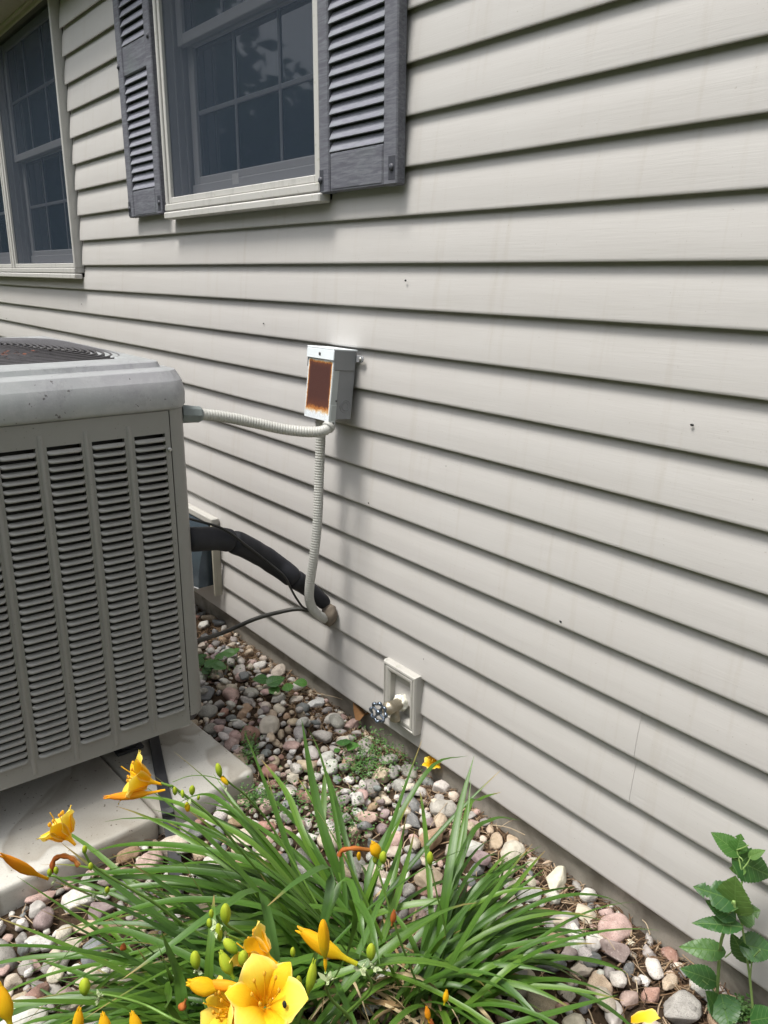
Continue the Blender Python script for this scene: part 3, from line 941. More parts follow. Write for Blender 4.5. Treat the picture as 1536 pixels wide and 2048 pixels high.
n_ = 10
q.quadgrid([[door_pt(BW-.0015-(BW-.003)*i/n_, .0305+(BH-.024)*j/n_, .0085) for i in range(n_+1)] for j in range(n_+1)], uvs=[[(i/n_, 1-j/n_) for i in range(n_+1)] for j in range(n_+1)], smooth=False)
dr_ = q.build('cover', M['rustdoor'], bx)
q = MB(); q.box((.0005, BD+.0004, .031), (BW-.0005, BD+.0080, BH+.006), BM, .0008); q.box((-.0012, BD-.012, .057), (.0001, BD+.0080, BH+.006), BM, .0004); q.build('cover_flange', M['boxlight'], bx)
q = MB(); q.box((-.0030, BD-.012, BH-.040), (-.0014, BD+.006, BH+.012), BM, .0005); q.lathe(BM @ Vector((-.0022, BD-.003, BH+.012)), (1, 0, 0), [(-.0008, .009), (.0010, .009), (.0012, .0045), (-.0005, .004)], 16); q.build('hasp', M['boxlight'], bx)
q = MB(); q.lathe(BM @ Vector((-.0018, BD-.003, BH+.012)), (1, 0, 0), [(0, .0042), (.0012, .0040), (.0013, 0)], 12); q.build('hasp_hole', M['black'], bx)
for rad in (.0175, .0105):
    q = MB(); c0 = BM @ Vector((-.0006, .0235, .155)); ring = []
    q.tube([c0+Vector((0, 0, 0))+(od*math.cos(2*PI*i/28)+dn*math.sin(2*PI*i/28))*rad for i in range(29)], .0011, 5, cap=False); q.build('knockout_ring', M['boxgrey'], bx)
q = MB(); q.lathe(BM @ Vector((BW*.5-.0, BD+.0136, .016)), od, [(0, .0045), (.0018, .0042), (.0026, .0)], 12); q.build('screw', M['darksteel'], bx)
q = MB(); q.lathe(BM @ Vector((-.0014, BD-.010, .140)), (1, 0, 0), [(0, .003), (.0015, .0028), (.002, 0)], 8); q.build('screw', M['darksteel'], bx)
q = MB(); q.box((-.026, .0005, .012), (-.0005, .003, .031), BM, .001); q.lathe(BM @ Vector((-.0260, .0031, .0215)), od, [(-.0026, .0098), (.0002, .0098), (.0006, .0085), (.0006, .004)], 16); q.build('mounting_ear', M['boxgrey'], bx)
q = MB(); q.lathe(BM @ Vector((-.0245, .0033, .0215)), od, [(0, .0058), (.003, .0055), (.0042, .0035), (.0045, 0)], 10); q.build('screw', M['steel'], bx)

def corrugated(name, pts, r_, label, lead=.02):
    path = resample(spline(pts, 260), .0011)
    rad = []
    per = .0078
    Ltot = .0011*(len(path)-1)
    for i in range(len(path)):
        s_ = i*.0011
        k_ = min(1, max(0, (s_-lead)/.01), max(0, (Ltot-s_-.01)/.01))
        rad.append(r_*(1-.075*k_*(.5-.5*math.cos(2*PI*s_/per))**2))
    b = MB(); b.tube(path, rad, 14)
    return b, path
# whip from the condenser
P0 = at_y(360, 828, -.4885); P1 = at_y(406, 829, -.425)
cpts = [P1+(P0-P1)*.3, P1, at_y(450, 834, -.365), at_y(505, 845, -.290), at_y(565, 858, -.21), at_y(618, 864, -.145), at_y(648, 861, -.110), at_y(660, 850, -.088)]
t = thing('flexible_conduit', 'sagging ribbed grey conduit running from the air conditioner to the rusty box', 'conduit', P1, 'ribbed grey electrical conduits')
b, path = corrugated('conduit', cpts, .0152, '')
b.build('ribbed_tube', M['conduit'], t)
ax = (P1-P0).normalized()
b = MB(); b.lathe(P0, ax, [(.0, .010), (.001, .0225), (.012, .0235), (.014, .0235), (.042, .0215), (.052, .0215), (.058, .0185), (.060, .0145)], 8)
for i in range(len(b.sm)): b.sm[i] = False
b.build('connector', M['connector'], t)
e = path[-1]; ed = (path[-1]-path[-12]).normalized()
b = MB(); b.lathe(e-ed*.014, ed, [(0, .0156), (.0, .018), (.012, .018), (.014, .0158)], 18); b.build('end_ring', M['conduit'], t)
# down conduit
q0 = at_y(642, 846, -.062)
cpts = [q0, at_y(641, 880, -.064), at_y(638, 960, -.074), at_y(635, 1040, -.088), at_y(628, 1110, -.104), at_y(620, 1165, -.112), at_y(619, 1200, -.108), at_y(630, 1224, -.085), at_y(648, 1236, -.045), at_y(656, 1238, -.012)]
t = thing('flexible_conduit', 'ribbed grey conduit hanging straight down the siding below the rusty box', 'conduit', q0, 'ribbed grey electrical conduits')
b, path = corrugated('conduit', cpts, .0150, '')
b.build('ribbed_tube', M['conduit'], t)
b = MB(); b.lathe(q0+Vector((0, 0, .022)), (0, 0, -1), [(0, .017), (.001, .0195), (.012, .0195), (.013, .0165), (.03, .0165)], 10); b.build('connector', M['conduit'], t)

# ---------------------------------------------------------------- insulated refrigerant line, bare line and cable
ipts = [at_y(372, 1080, -.4885), at_y(400, 1078, -.445), at_y(430, 1077, -.395), at_y(462, 1082, -.345), at_y(500, 1098, -.280), at_y(545, 1125, -.20), at_y(585, 1154, -.145), at_y(615, 1176, -.085), at_y(638, 1196, -.048), at_y(652, 1210, -.020)]
path = resample(spline(ipts, 200), .004)
n_ = len(path)
fr = lambda a: int(a*n_)
def nearest(px, py): return min(range(n_), key=lambda i: (project(path[i])[0]-px)**2+(project(path[i])[1]-py)**2)
j1, j2 = nearest(463, 1082), nearest(588, 1155)
t = thing('insulated_pipe', 'thick pipe in black foam arching from the air conditioner into the wall', 'insulated pipe', path[0])
for a, c_, r0, r1 in ((0, j1, .0335, .0335), (j1, j2, .0340, .0325), (j2, n_-1, .0300, .0215)):
    seg = path[a:c_+1]; k_ = len(seg); rad = []
    for i in range(k_):
        f_ = i/(k_-1); e_ = min(i, k_-1-i)*.004
        rad.append((r0+(r1-r0)*f_)*(1-.24*math.exp(-e_/.004))*(1+.03*noise.noise(seg[i]*22)))
    b = MB(); b.tube(seg, rad, 18)
    v2 = []
    for v in b.v:
        d_ = noise.noise(Vector(v)*30)*.0018; v2.append((v[0]+d_, v[1]+d_*.5, v[2]+d_))
    b.v = v2
    b.build('foam_sleeve', M['foam'], t)
b = MB(); b.tube(spline([at_y(372, 1036, -.487), at_y(400, 1043, -.44), at_y(435, 1053, -.395), at_y(460, 1066, -.365), at_y(485, 1085, -.33), at_y(530, 1120, -.25), at_y(568, 1152, -.205), at_y(582, 1178, -.16), at_y(595, 1200, -.12), at_y(610, 1217, -.08), at_y(640, 1225, -.02)], 60), .0036, 8)
tag(b.build('control_cable', M['cable']), 'thin black cable looping over and under the foam pipe', 'cable')
b = MB(); b.tube(spline([at_y(372, 1288, -.4885), at_y(400, 1280, -.43), at_y(450, 1264, -.31), at_y(510, 1238, -.22), at_y(560, 1224, -.14), at_y(600, 1218, -.085), at_y(640, 1226, -.03), at_y(655, 1230, -.005)], 60), .0068, 10)
tag(b.build('refrigerant_line', M['tubing']), 'bare dark refrigerant tube crossing low from the air conditioner to the wall', 'pipe')
b = MB()
cc = at_y(658, 1229, -.022)
b.sphere(cc, .032, 22, 14, (.85, .85, 1.15))
b.v = [tuple(Vector(v)+(Vector(v)-cc).normalized()*(.006*noise.noise(Vector(v)*70)+.004*noise.noise(Vector(v)*25))) for v in b.v]
tag(b.build('sealing_putty', M['putty']), 'lump of weathered brown putty sealing the pipes into the siding', 'putty')

# ---------------------------------------------------------------- hose tap and its mounting block
X0b, X1b, Z0b, Z1b = -1.668, -1.521, .127, .312
blk = thing('tap_mounting_block', 'pale framed vinyl block set into the siding behind the hose tap', 'mounting block', ((X0b+X1b)/2, 0, Z0b))
def frame_ring(offs, name, mat):
    q = MB(); rws = []
    for o_, y in offs: rws.append([(X0b+o_, y, Z0b+o_), (X1b-o_, y, Z0b+o_), (X1b-o_, y, Z1b-o_), (X0b+o_, y, Z1b-o_)])
    for i in range(len(rws)-1):
        A_, B_ = rws[i], rws[i+1]
        for j in range(4):
            k_ = (j+1) % 4
            q.poly([A_[j], A_[k_], B_[k_], B_[j]])
    return q.build(name, M[mat], blk)
frame_ring([(0, .012), (0, -.0165), (.003, -.0225), (.008, -.0235), (.0095, -.0205), (.013, -.020), (.0145, -.0225), (.022, -.022), (.0265, -.018), (.0285, -.0165), (.0285, .004)], 'raised_frame', 'block')
q = MB(); q.box((X0b+.0285, .0045, Z0b+.0285), (X1b-.0285, .012, Z1b-.0285)); q.build('back_plate', M['block'], blk)
tapr = at_y(806, 1404, .0)
hnd = at_y(757, 1425, -.118)
tax = (hnd-tapr).normalized()
TL = (hnd-tapr).length
tap = thing('hose_tap', 'aged brass hose tap with a small lobed hand wheel on the wall', 'hose tap', tapr)
b = MB(); b.lathe(tapr, tax, [(0, .011), (.012, .0115), (.02, .016), (.028, .0175), (.05, .0165), (.062, .0155), (.066, .019), (.070, .0195), (.080, .0195), (.084, .017), (.088, .0105), (.098, .0085), (TL-.006, .0045), (TL, .0045)], 18); b.build('valve_body', M['nickel'], tap)
sp0 = tapr+tax*.036
spd = Vector((.02, -.10, -1)).normalized()
b = MB(); b.lathe(sp0, spd, [(0, .012), (.018, .0115), (.026, .012), (.03, .0128), (.032, .0148), (.038, .0150), (.044, .0162), (.048, .0162), (.0482, .0125), (.03, .011)], 18); b.build('spout', M['nickel'], tap)
b = MB(); b.sphere(tapr+tax*.012, .0235, 20, 12)
b.v = [tuple(Vector(v)+(Vector(v)-tapr).normalized()*(.009*noise.noise(Vector(v)*95)+.005*noise.noise(Vector(v)*210))) for v in b.v]
b.build('caulk', M['caulk'], tap)
b = MB()
u_ = tax.orthogonal().normalized(); v_ = tax.cross(u_)
ring = []; rad = []
for i in range(97):
    a = 2*PI*i/96
    rr_ = .0245+.0022*math.cos(8*a)
    ring.append(hnd+(u_*math.cos(a)+v_*math.sin(a))*rr_+tax*(.001*math.cos(8*a))); rad.append(.0042+.0012*math.cos(8*a))
b.tube(ring, rad, 8, cap=False)
for i in range(4):
    a = 2*PI*i/4+.3
    b.tube([hnd, hnd+(u_*math.cos(a)+v_*math.sin(a))*.023], .0034, 6)
b.lathe(hnd-tax*.008, tax, [(0, .008), (.012, .0085), (.015, .006), (.016, 0)], 12)
b.build('hand_wheel', M['chrome'], tap)

# ================================================================== STONES
PAL = [((.68, .60, .48), 22), ((.76, .73, .68), 26), ((.58, .45, .31), 12), ((.58, .385, .34), 14), ((.38, .18, .13), 4), ((.36, .34, .315), 13),
       ((.17, .195, .20), 7), ((.115, .125, .13), 3), ((.30, .22, .215), 6), ((.45, .425, .39), 12), ((.38, .24, .13), 4)]
def stone_col():
    c = random.choices([p[0] for p in PAL], [p[1] for p in PAL])[0]
    f_ = random.uniform(.82, 1.12)
    return tuple(min(.8, x*f_*random.uniform(.96, 1.04)) for x in c)
import bmesh
def stone_verts(sub, seed, ang):
    rnd = random.Random(seed)
    bm = bmesh.new(); bmesh.ops.create_icosphere(bm, subdivisions=sub, radius=1)
    planes = []
    for i in range(rnd.randint(9, 15) if ang else rnd.randint(1, 4)):
        d_ = Vector((rnd.gauss(0, 1), rnd.gauss(0, 1), rnd.gauss(0, 1))).normalized()
        planes.append((d_, rnd.uniform(.54, .78) if ang else rnd.uniform(.78, .92)))
    off = Vector((rnd.uniform(0, 50), rnd.uniform(0, 50), rnd.uniform(0, 50)))
    vs = []
    for v in bm.verts:
        p = v.co.copy()
        r_ = 1+.16*noise.noise(p*1.1+off)+.06*noise.noise(p*2.6+off)
        for d_, h_ in planes:
            c_ = p.dot(d_)
            if c_ > 1e-3:
                lim = h_/c_
                # soft minimum keeps the worn edges round
                kk = .045 if ang else .16
                x_ = max(0, min(1, .5+.5*(lim-r_)/kk)); r_ = lim*(1-x_)+r_*x_-kk*x_*(1-x_)
        r_ += .018*noise.noise(p*6+off)
        vs.append(p*r_)
    fs = [tuple(v.index for v in f.verts) for f in bm.faces]
    bm.free()
    return vs, fs
HI = []; LO = []
for i in range(26):
    ang = i % 5 != 0
    vs, fs = stone_verts(4 if i < 14 else 3, 340+i, ang)
    me = bpy.data.meshes.new('stone'); me.from_pydata([tuple(v) for v in vs], [], fs)
    me.polygons.foreach_set('use_smooth', [True]*len(fs)); me.materials.append(M['stone']); me.update()
    HI.append(me)
    LO.append(stone_verts(3 if i < 8 else 2, 340+i, ang))
PL1 = Vector((-.905, -.50)); PL2 = Vector((-1.06, -.56)); PL3 = Vector((-1.0, -.76))
cell = .06; grid = {}
placed = []
def free(x, y, r_, k_=.86):
    R_ = .12
    ci, cj = int(math.floor(x/cell)), int(math.floor(y/cell))
    for i in range(ci-2, ci+3):
        for j in range(cj-2, cj+3):
            for (X, Y, q_) in grid.get((i, j), ()):
                if (X-x)**2+(Y-y)**2 < ((r_+q_)*k_)**2: return False
    return True
def visible(x, y, m_=60):
    a, b_, k_ = project((x, y, .02)); return -m_ < a < 1536+m_ and 1000 < b_ < 2048+m_+40
def dart(n, r0, r1, k_=.86, ok=None):
    for _ in range(n):
        x = random.uniform(-4.2, -.2); y = random.uniform(-1.5, .012)
        r_ = random.uniform(r0, r1)
        if y > .022-r_*.75: continue
        if x < -3.2 and y < -.45: continue
        if not visible(x, y): continue
        if in_pad(x, y, r_*.75): continue
        if ok and not ok(x, y): continue
        if min((Vector((x, y))-PL1).length, (Vector((x, y))-PL2).length) < .035: continue
        if not free(x, y, r_, k_): continue
        grid.setdefault((int(math.floor(x/cell)), int(math.floor(y/cell))), []).append((x, y, r_))
        placed.append((x, y, r_))
near = lambda x, y: (Vector((x, y))-Vector((-1.35, -.95))).length < .5 or x > -1.0
bare = lambda x, y: noise.noise(Vector((x*4, y*4, 9.0))) < .22
nl_ = lambda x, y: (Vector((x, y))-Vector((-1.42, -1.0))).length < .38
nr_ = lambda x, y: x > -.95
dart(200, .040, .054, .92, nl_)
dart(330, .032, .046, .92, nr_)
dart(1300, .026, .038, .90, lambda x, y: near(x, y) or random.random() < .4)
dart(3400, .021, .030, .88)
dart(9000, .016, .022, .88, bare)
dart(22000, .011, .016, .86, bare)
dart(16000, .007, .012, .85, lambda x, y: x > -2.6)
def sxyz(r_):
    a = random.uniform(1.0, 1.42); b_ = random.uniform(.78, 1.0); c_ = random.uniform(.52, .80)
    return (r_*a*.98, r_*b_*.98, r_*c_)
items = []
for (x, y, r_) in placed:
    s3 = sxyz(r_)
    z = soil_z(x, y)+s3[2]*random.uniform(.42, .72)+.004
    items.append([x, y, z, s3, r_])
# a second, looser layer resting on the first
for _ in range(700):
    x = random.uniform(-2.9, -.4); y = random.uniform(-1.3, -.05)
    if not visible(x, y) or in_pad(x, y, .04) or y > -.05: continue
    r_ = random.uniform(.010, .024); s3 = sxyz(r_)
    items.append([x, y, soil_z(x, y)+.026+s3[2]*.45, s3, r_])
def shown(it):
    a, b_, k_ = project(it[:3])
    if not (0 < a < 1536 and 0 < b_ < 2040): return 0
    s_ = it[4]*FPX/k_
    if min((Vector(it[:2])-PL1).length, (Vector(it[:2])-PL2).length) < .16: s_ *= .3
    return s_
items.sort(key=shown, reverse=True)
def srot():
    return (random.gauss(0, .22), random.gauss(0, .22), random.uniform(0, 2*PI))
for it in items[:300]:
    o = bpy.data.objects.new('stone', random.choice(HI)); COL.objects.link(o)
    o.parent = ground
    o.location = it[:3]; o.scale = it[3]; o.rotation_euler = srot()
    c = stone_col(); o.color = (c[0], c[1], c[2], 1)
b = MB(); b.usecol = True
from mathutils import Euler
for it in items[300:]:
    vs, fs = random.choice(LO if it[4] > .014 else LO[8:])
    Mx = Matrix.Translation(it[:3]) @ Euler(srot()).to_matrix().to_4x4() @ Matrix.Diagonal((*it[3], 1))
    base = len(b.v); c = stone_col()
    for v in vs:
        b.v.append(tuple(Mx @ v)); b.uv.append((0, 0)); b.c.append(c)
    for f in fs:
        b.f.append(tuple(base+i for i in f)); b.sm.append(True)
b.build('small_stones', M['stone_s'], ground, kind='stuff')
print('stones', len(items))

# mulch shreds, twigs and roots between the stones
b = MB(); b.usecol = True
nm = 0
while nm < 6500:
    x = random.uniform(-3.4, -.3); y = random.uniform(-1.4, .02)
    if random.random() < .35: y = random.gauss(-.03, .04)
    if y > .02 or not visible(x, y, 20) or in_pad(x, y, -.01): continue
    nm += 1
    l_ = random.uniform(.008, .035); th = random.uniform(0, 2*PI); wv = random.uniform(.0006, .0016)
    z = soil_z(x, y)+random.uniform(.002, .016)
    d_ = Vector((math.cos(th), math.sin(th), random.uniform(-.25, .25)))*l_; s_ = Vector((-math.sin(th), math.cos(th), random.uniform(-.4, .4)))*wv
    p = Vector((x, y, z)); mid = p+Vector((random.gauss(0, .004), random.gauss(0, .004), random.uniform(0, .005)))
    c = random.choice([(.10, .06, .035), (.17, .105, .06), (.28, .19, .115), (.07, .045, .03), (.36, .27, .18)])
    b.quadgrid([[p-d_-s_, p-d_+s_], [mid-s_, mid+s_], [p+d_-s_*.4, p+d_+s_*.4]], col=c, smooth=False)
b.build('mulch_shreds', M['litter'], ground, kind='stuff')
b = MB(); b.usecol = True
for (x, y, x2, y2, r_) in ((640, 1365, 730, 1430, .0016), (620, 1385, 720, 1412, .0012), (655, 1375, 690, 1400, .001), (1285, 1840, 1300, 1870, .0012), (980, 1650, 1050, 1670, .0012), (1270, 1960, 1275, 1985, .0014),
                           (480, 1590, 560, 1570, .001), (1200, 1870, 1230, 1900, .001), (395, 1190, 425, 1205, .002), (860, 1655, 900, 1600, .001), (1000, 1655, 1040, 1640, .001)):
    A_, B_ = at_z(x, y, .035), at_z(x2, y2, .03)
    b.tube(spline([A_, A_.lerp(B_, .5)+Vector((0, 0, .008)), B_], 8), r_, 5, col=(.45, .36, .25))
b.build('dry_twigs', M['litter'], ground, kind='stuff')

# ================================================================== PLANTS
def leaf_rows(curve, width, fold=.35, twist=0.0, seg=None):
    n = len(curve)-1
    rows = []; uvs = []
    for i, p in enumerate(curve):
        t_ = i/n
        T = (curve[min(i+1, n)]-curve[max(i-1, 0)]).normalized()
        S_ = T.cross(Vector((0, 0, 1)))
        S_ = S_.normalized() if S_.length > .05 else Vector((1, 0, 0))
        Nn = S_.cross(T).normalized()
        a = twist*t_
        S2 = S_*math.cos(a)+Nn*math.sin(a); N2 = Nn*math.cos(a)-S_*math.sin(a)
        w_ = width*.5*min(1, .55+t_*2.2)*(1-max(0, (t_-.45)/.55)**2.1)
        w_ = max(w_, .0003)
        rows.append([p-S2*w_+N2*w_*fold, p, p+S2*w_+N2*w_*fold])
        uvs.append([(0, t_), (.5, t_), (1, t_)])
    return rows, uvs
def add_leaf(parent, curve, width, fold=.35, twist=0.0):
    b = MB(); r_, uv = leaf_rows(curve, width, fold, twist); b.quadgrid(r_, uvs=uv)
    return b.build('leaf', M['blade'], parent)
def arch(base, az, L, e0, e1, n=14, sway=0.0, pw=1.3):
    p = Vector(base); out = [p.copy()]
    for i in range(n):
        t_ = (i+.5)/n
        e_ = e0+(e1-e0)*t_**pw
        a = az+sway*t_
        p = p+Vector((math.cos(a)*math.cos(e_), math.sin(a)*math.cos(e_), math.sin(e_)))*(L/n)
        if p.z < .03: p.z = .03+(.03-p.z)*.15
        out.append(p.copy())
    return out
IL = math.atan2(-_r.y, -_r.x)          # azimuth that runs to the left in the picture
AWAY = math.atan2(fw.y, fw.x)          # azimuth away from the camera

def tepal(b, base, axis, side, L, W_, e0, e1, ruf, tube_r, seed, n=9, tl=.0):
    """one petal: leaves the tube along the axis and bends outwards from it"""
    p = base+side*tube_r; rows = []; uvs = []
    nor = axis.cross(side)
    rnd = random.Random(seed); ph = rnd.uniform(0, 6)
    for i in range(n+1):
        t_ = i/n
        e_ = e0+(e1-e0)*t_**2.1
        d_ = axis*math.cos(e_)+side*math.sin(e_)
        if i: p = p+d_*(L/n)
        out = side*math.cos(e_)-axis*math.sin(e_)
        w_ = W_*.5*(math.sin(PI*min(1, .16+.84*t_)**1.25)**.75 if t_ < 1 else 0)+.0012*(1-t_)
        w_ = max(w_, .0006)
        row = []
        for j in range(7):
            s_ = (j-3)/3
            rf = ruf*math.sin(ph+t_*12+s_*2)*abs(s_)**2*min(1, t_*2.2)
            row.append(p+nor*w_*s_+out*(-.30*w_*(s_*s_-.3)*-1)*(-1 if False else 1)*.6+out*rf)
        rows.append(row); uvs.append([(j/6, t_) for j in range(7)])
    b.quadgrid(rows, uvs=uvs)
def flower(parent, c, axis, size, op=1.0, seed=1, roll=0.0, droop=None):
    """open daylily: funnel tube, three petals over three sepals, stamens. c = throat."""
    axis = Vector(axis).normalized(); c = Vector(c)
    u_ = axis.orthogonal().normalized(); v_ = axis.cross(u_)
    tub = MB(); L = size
    tub.lathe(c-axis*L*.42, axis, [(0, .0022), (L*.12, .0026), (L*.30, .0042), (L*.42, .0085)], 12)
    fl = tub.build('flower', M['sepal'], parent)
    for i in range(6):
        a = roll+i*PI/3
        sd = u_*math.cos(a)+v_*math.sin(a)
        pet = i % 2 == 0
        rnd = random.Random(seed*17+i)
        b = MB()
        tepal(b, c-axis*.0015, axis, sd, L*(.98 if pet else .92)*rnd.uniform(.92, 1.06), L*(.80 if pet else .52), R(15)+R(12)*op+(0 if pet else R(3)), R(52)+R(62)*op*rnd.uniform(.7, 1.35), L*(.060 if pet else .025), .0075, seed*31+i)
        b.build('petal' if pet else 'sepal', M['petal' if pet else 'sepal'], fl)
    b = MB()
    for i in range(7):
        a = roll+i*PI/3.5; sd = u_*math.cos(a)+v_*math.sin(a)
        ln = L*(.50 if i < 6 else .78)
        pts = [c+axis*ln*t_+sd*(.004+.012*t_*L/.06)+(-v_*.0)+Vector((0, 0, 1))*(.012*t_*t_) for t_ in (0, .3, .6, .85, 1)]
        b.tube(spline(pts, 8), .0009, 5)
        if i < 6: b.sphere(pts[-1], .0022, 6, 4, (1, 1, 1.7))
    b.build('stamens', M['sepal'], fl)
    return fl
def bud(parent, p, axis, L, r_, mat='bud', name='bud', stalk=True):
    axis = Vector(axis).normalized(); p = Vector(p)
    L *= 1.14; r_ *= .84
    prof = [(0, .30), (.08, .50), (.22, .80), (.45, 1.0), (.66, .93), (.84, .68), (.95, .38), (1, .02)]
    b = MB(); u_ = axis.orthogonal().normalized(); v_ = axis.cross(u_)
    rows = [[p+axis*L*h_+(u_*math.cos(2*PI*j/18)+v_*math.sin(2*PI*j/18))*r_*q_*(1-.09*abs(math.cos(1.5*2*PI*j/18))) for j in range(18)] for h_, q_ in prof]
    b.quadgrid(rows, closed=True, uvs=[[(.5+.2*math.sin(j), h_) for j in range(18)] for h_, q_ in prof])
    return b.build(name, M[mat], parent)
def closed_flower(parent, p, q, r_, mat='ybud', name='closed_flower'):
    """long spent or unopened trumpet from its stalk end p to its tip q"""
    p, q = Vector(p), Vector(q); ax_ = q-p; L = ax_.length; ax_.normalize()
    b = MB(); u_ = ax_.orthogonal().normalized(); v_ = ax_.cross(u_)
    prof = [(0, .24), (.2, .26), (.30, .36), (.42, .66), (.58, .86), (.76, .80), (.9, .60), (1.0, .34)]
    rows = [[p+ax_*L*h_+Vector((0, 0, -.003*math.sin(h_*PI)))+(u_*math.cos(2*PI*j/16)+v_*math.sin(2*PI*j/16))*r_*k_*(1+.10*math.sin(3*2*PI*j/16+h_*2)) for j in range(16)] for h_, k_ in prof]
    b.quadgrid(rows, closed=True, uvs=[[(.5+.25*math.sin(j*1.1), h_) for j in range(16)] for h_, k_ in prof])
    for j in range(3):
        a = 2*PI*j/3
        tip = q+ax_*L*.10+(u_*math.cos(a)+v_*math.sin(a))*r_*.5
        b.tube([q-ax_*.004+(u_*math.cos(a)+v_*math.sin(a))*r_*.12, q+ax_*L*.02+(u_*math.cos(a)+v_*math.sin(a))*r_*.22, tip-(u_*math.cos(a)+v_*math.sin(a))*r_*.2], [r_*.22, r_*.2, r_*.05], 6)
    b.build(name, M[mat], parent)
def stalk(parent, pts, r0=.003, r1=.0018, name='flower_stalk', mat='scape'):
    c_ = spline(pts, 28); b = MB(); b.tube(c_, [r0+(r1-r0)*i/28 for i in range(29)], 8)
    return b.build(name, M[mat], parent)
def bracts(parent, p, n=5, s_=.010):
    b = MB()
    for i in range(n):
        d_ = Vector((random.gauss(0, 1), random.gauss(0, 1), random.gauss(.2, .7))).normalized()*s_*random.uniform(.6, 1.3)
        s2 = d_.orthogonal().normalized()*s_*.28
        b.quadgrid([[p-s2*.4, p+s2*.4], [p+d_*.5-s2, p+d_*.5+s2], [p+d_-s2*.2, p+d_+s2*.2]], smooth=True)
        if random.random() < .6: b.sphere(p+d_*.5, s_*.16, 6, 4)
    b.build('bract', M['bract'], parent, kind='stuff')

def lily(name_label, base, n, seed, bias, spread=.04, Lr=(.34, .56), el=(50, 84)):
    rnd = random.Random(seed)
    t = thing('daylily', name_label, 'daylily', (base[0], base[1], 0), 'yellow daylily clumps among the stones')
    for i in range(n):
        az = bias(rnd)
        bx_, by_ = base[0]+rnd.gauss(0, spread), base[1]+rnd.gauss(0, spread)
        inner = rnd.random()
        L = rnd.uniform(*Lr)*(1 if inner > .25 else .7)
        e0 = R(rnd.uniform(*el)); e1 = R(rnd.uniform(-62, -5))
        if rnd.random() < .14: e1 = R(rnd.uniform(15, 60)); L *= .85
        cv = arch((bx_, by_, .0), az, L, e0, e1, 14, rnd.gauss(0, .22), rnd.uniform(.75, 1.25))
        add_leaf(t, cv, rnd.uniform(.0090, .0150), rnd.uniform(.15, .55), rnd.gauss(0, .5))
    b = MB(); b.usecol = True
    for i in range(34):
        az = rnd.uniform(-PI, PI)
        cv = arch((base[0]+rnd.gauss(0, spread), base[1]+rnd.gauss(0, spread), .0), az, rnd.uniform(.12, .34), R(rnd.uniform(15, 60)), R(rnd.uniform(-60, -20)), 8, rnd.gauss(0, .5))
        r_, uv = leaf_rows(cv, rnd.uniform(.004, .010), .6, rnd.gauss(0, 1.5)); b.quadgrid(r_, uvs=uv, col=rnd.choice([(.42, .31, .16), (.30, .20, .10), (.50, .40, .24)]))
    b.build('dead_straw', M['litter'], t, kind='stuff')
    return t
def bias_right(r_):
    return AWAY + (r_.gauss(-1.15, .62) if r_.random() < .86 else r_.uniform(-PI, PI))
def bias_left(r_):
    return IL + (r_.gauss(-.05, .42) if r_.random() < .86 else r_.uniform(-PI, PI))
def bias_front(r_):
    return IL + (r_.gauss(.15, .45) if r_.random() < .75 else r_.uniform(-PI, PI))
lilyB = lily('daylily clump of the right whose blades fan out toward the foundation', PL1, 95, 3, bias_right, .036, (.30, .52))
lilyA = lily('daylily clump with long blades sweeping left toward the pale slab', PL2, 155, 5, bias_left, .045, (.42, .72), (30, 74))
lilyC = lily('foremost daylily clump at the bottom edge bearing the largest open flower', PL3, 125, 8, bias_front, .06, (.42, .72), (34, 74))
# blades that stand out one by one
def key_leaf(parent, pts, wd_, fold=.3, tw=0.0):
    add_leaf(parent, spline(pts, 16), wd_, fold, tw)
zb3 = lambda v: Vector((v.x, v.y, 0.0))
B1, B2, B3 = zb3(PL1), zb3(PL2), zb3(PL3)
key_leaf(lilyA, [B2+Vector((.0, .05, 0)), at_d(665, 1720, 1.72), at_d(628, 1580, 1.78), at_d(603, 1438, 1.82)], .0205, .25)
key_leaf(lilyA, [B2+Vector((.0, .06, 0)), at_d(655, 1700, 1.80), at_d(648, 1600, 1.86), at_d(652, 1528, 1.90)], .016, .3)
key_leaf(lilyA, [B2+Vector((-.01, .04, 0)), at_d(620, 1700, 1.75), at_d(575, 1590, 1.85), at_d(522, 1518, 1.95)], .016, .3)
key_leaf(lilyA, [B2+Vector((.02, .03, 0)), at_d(735, 1760, 1.72), at_d(800, 1630, 1.82), at_d(868, 1530, 1.90), at_d(935, 1512, 1.98)], .014, .35)
key_leaf(lilyB, [B1+Vector((-.01, .02, 0)), at_d(890, 1800, 1.60), at_d(915, 1640, 1.68), at_d(948, 1512, 1.75)], .018, .3)
key_leaf(lilyB, [B1+Vector((.0, .02, 0)), at_d(895, 1830, 1.66), at_d(925, 1700, 1.72), at_d(942, 1560, 1.80)], .012, .3)
key_leaf(lilyB, [B1+Vector((.0, .0, 0)), at_d(940, 1800, 1.62), at_d(1000, 1740, 1.66), at_d(1048, 1704, 1.72)], .013, .3)
key_leaf(lilyB, [B1+Vector((.0, .0, 0)), at_d(950, 1860, 1.58), at_d(1010, 1800, 1.62), at_d(1088, 1738, 1.68)], .014, .3)
key_leaf(lilyB, [B1, at_d(950, 1900, 1.54), at_d(1050, 1830, 1.60), at_d(1130, 1828, 1.64), at_d(1215, 1842, 1.70)], .012, .4)
key_leaf(lilyB, [B1, at_d(960, 1920, 1.52), at_d(1050, 1870, 1.57), at_d(1120, 1862, 1.60), at_d(1200, 1876, 1.66)], .013, .4)
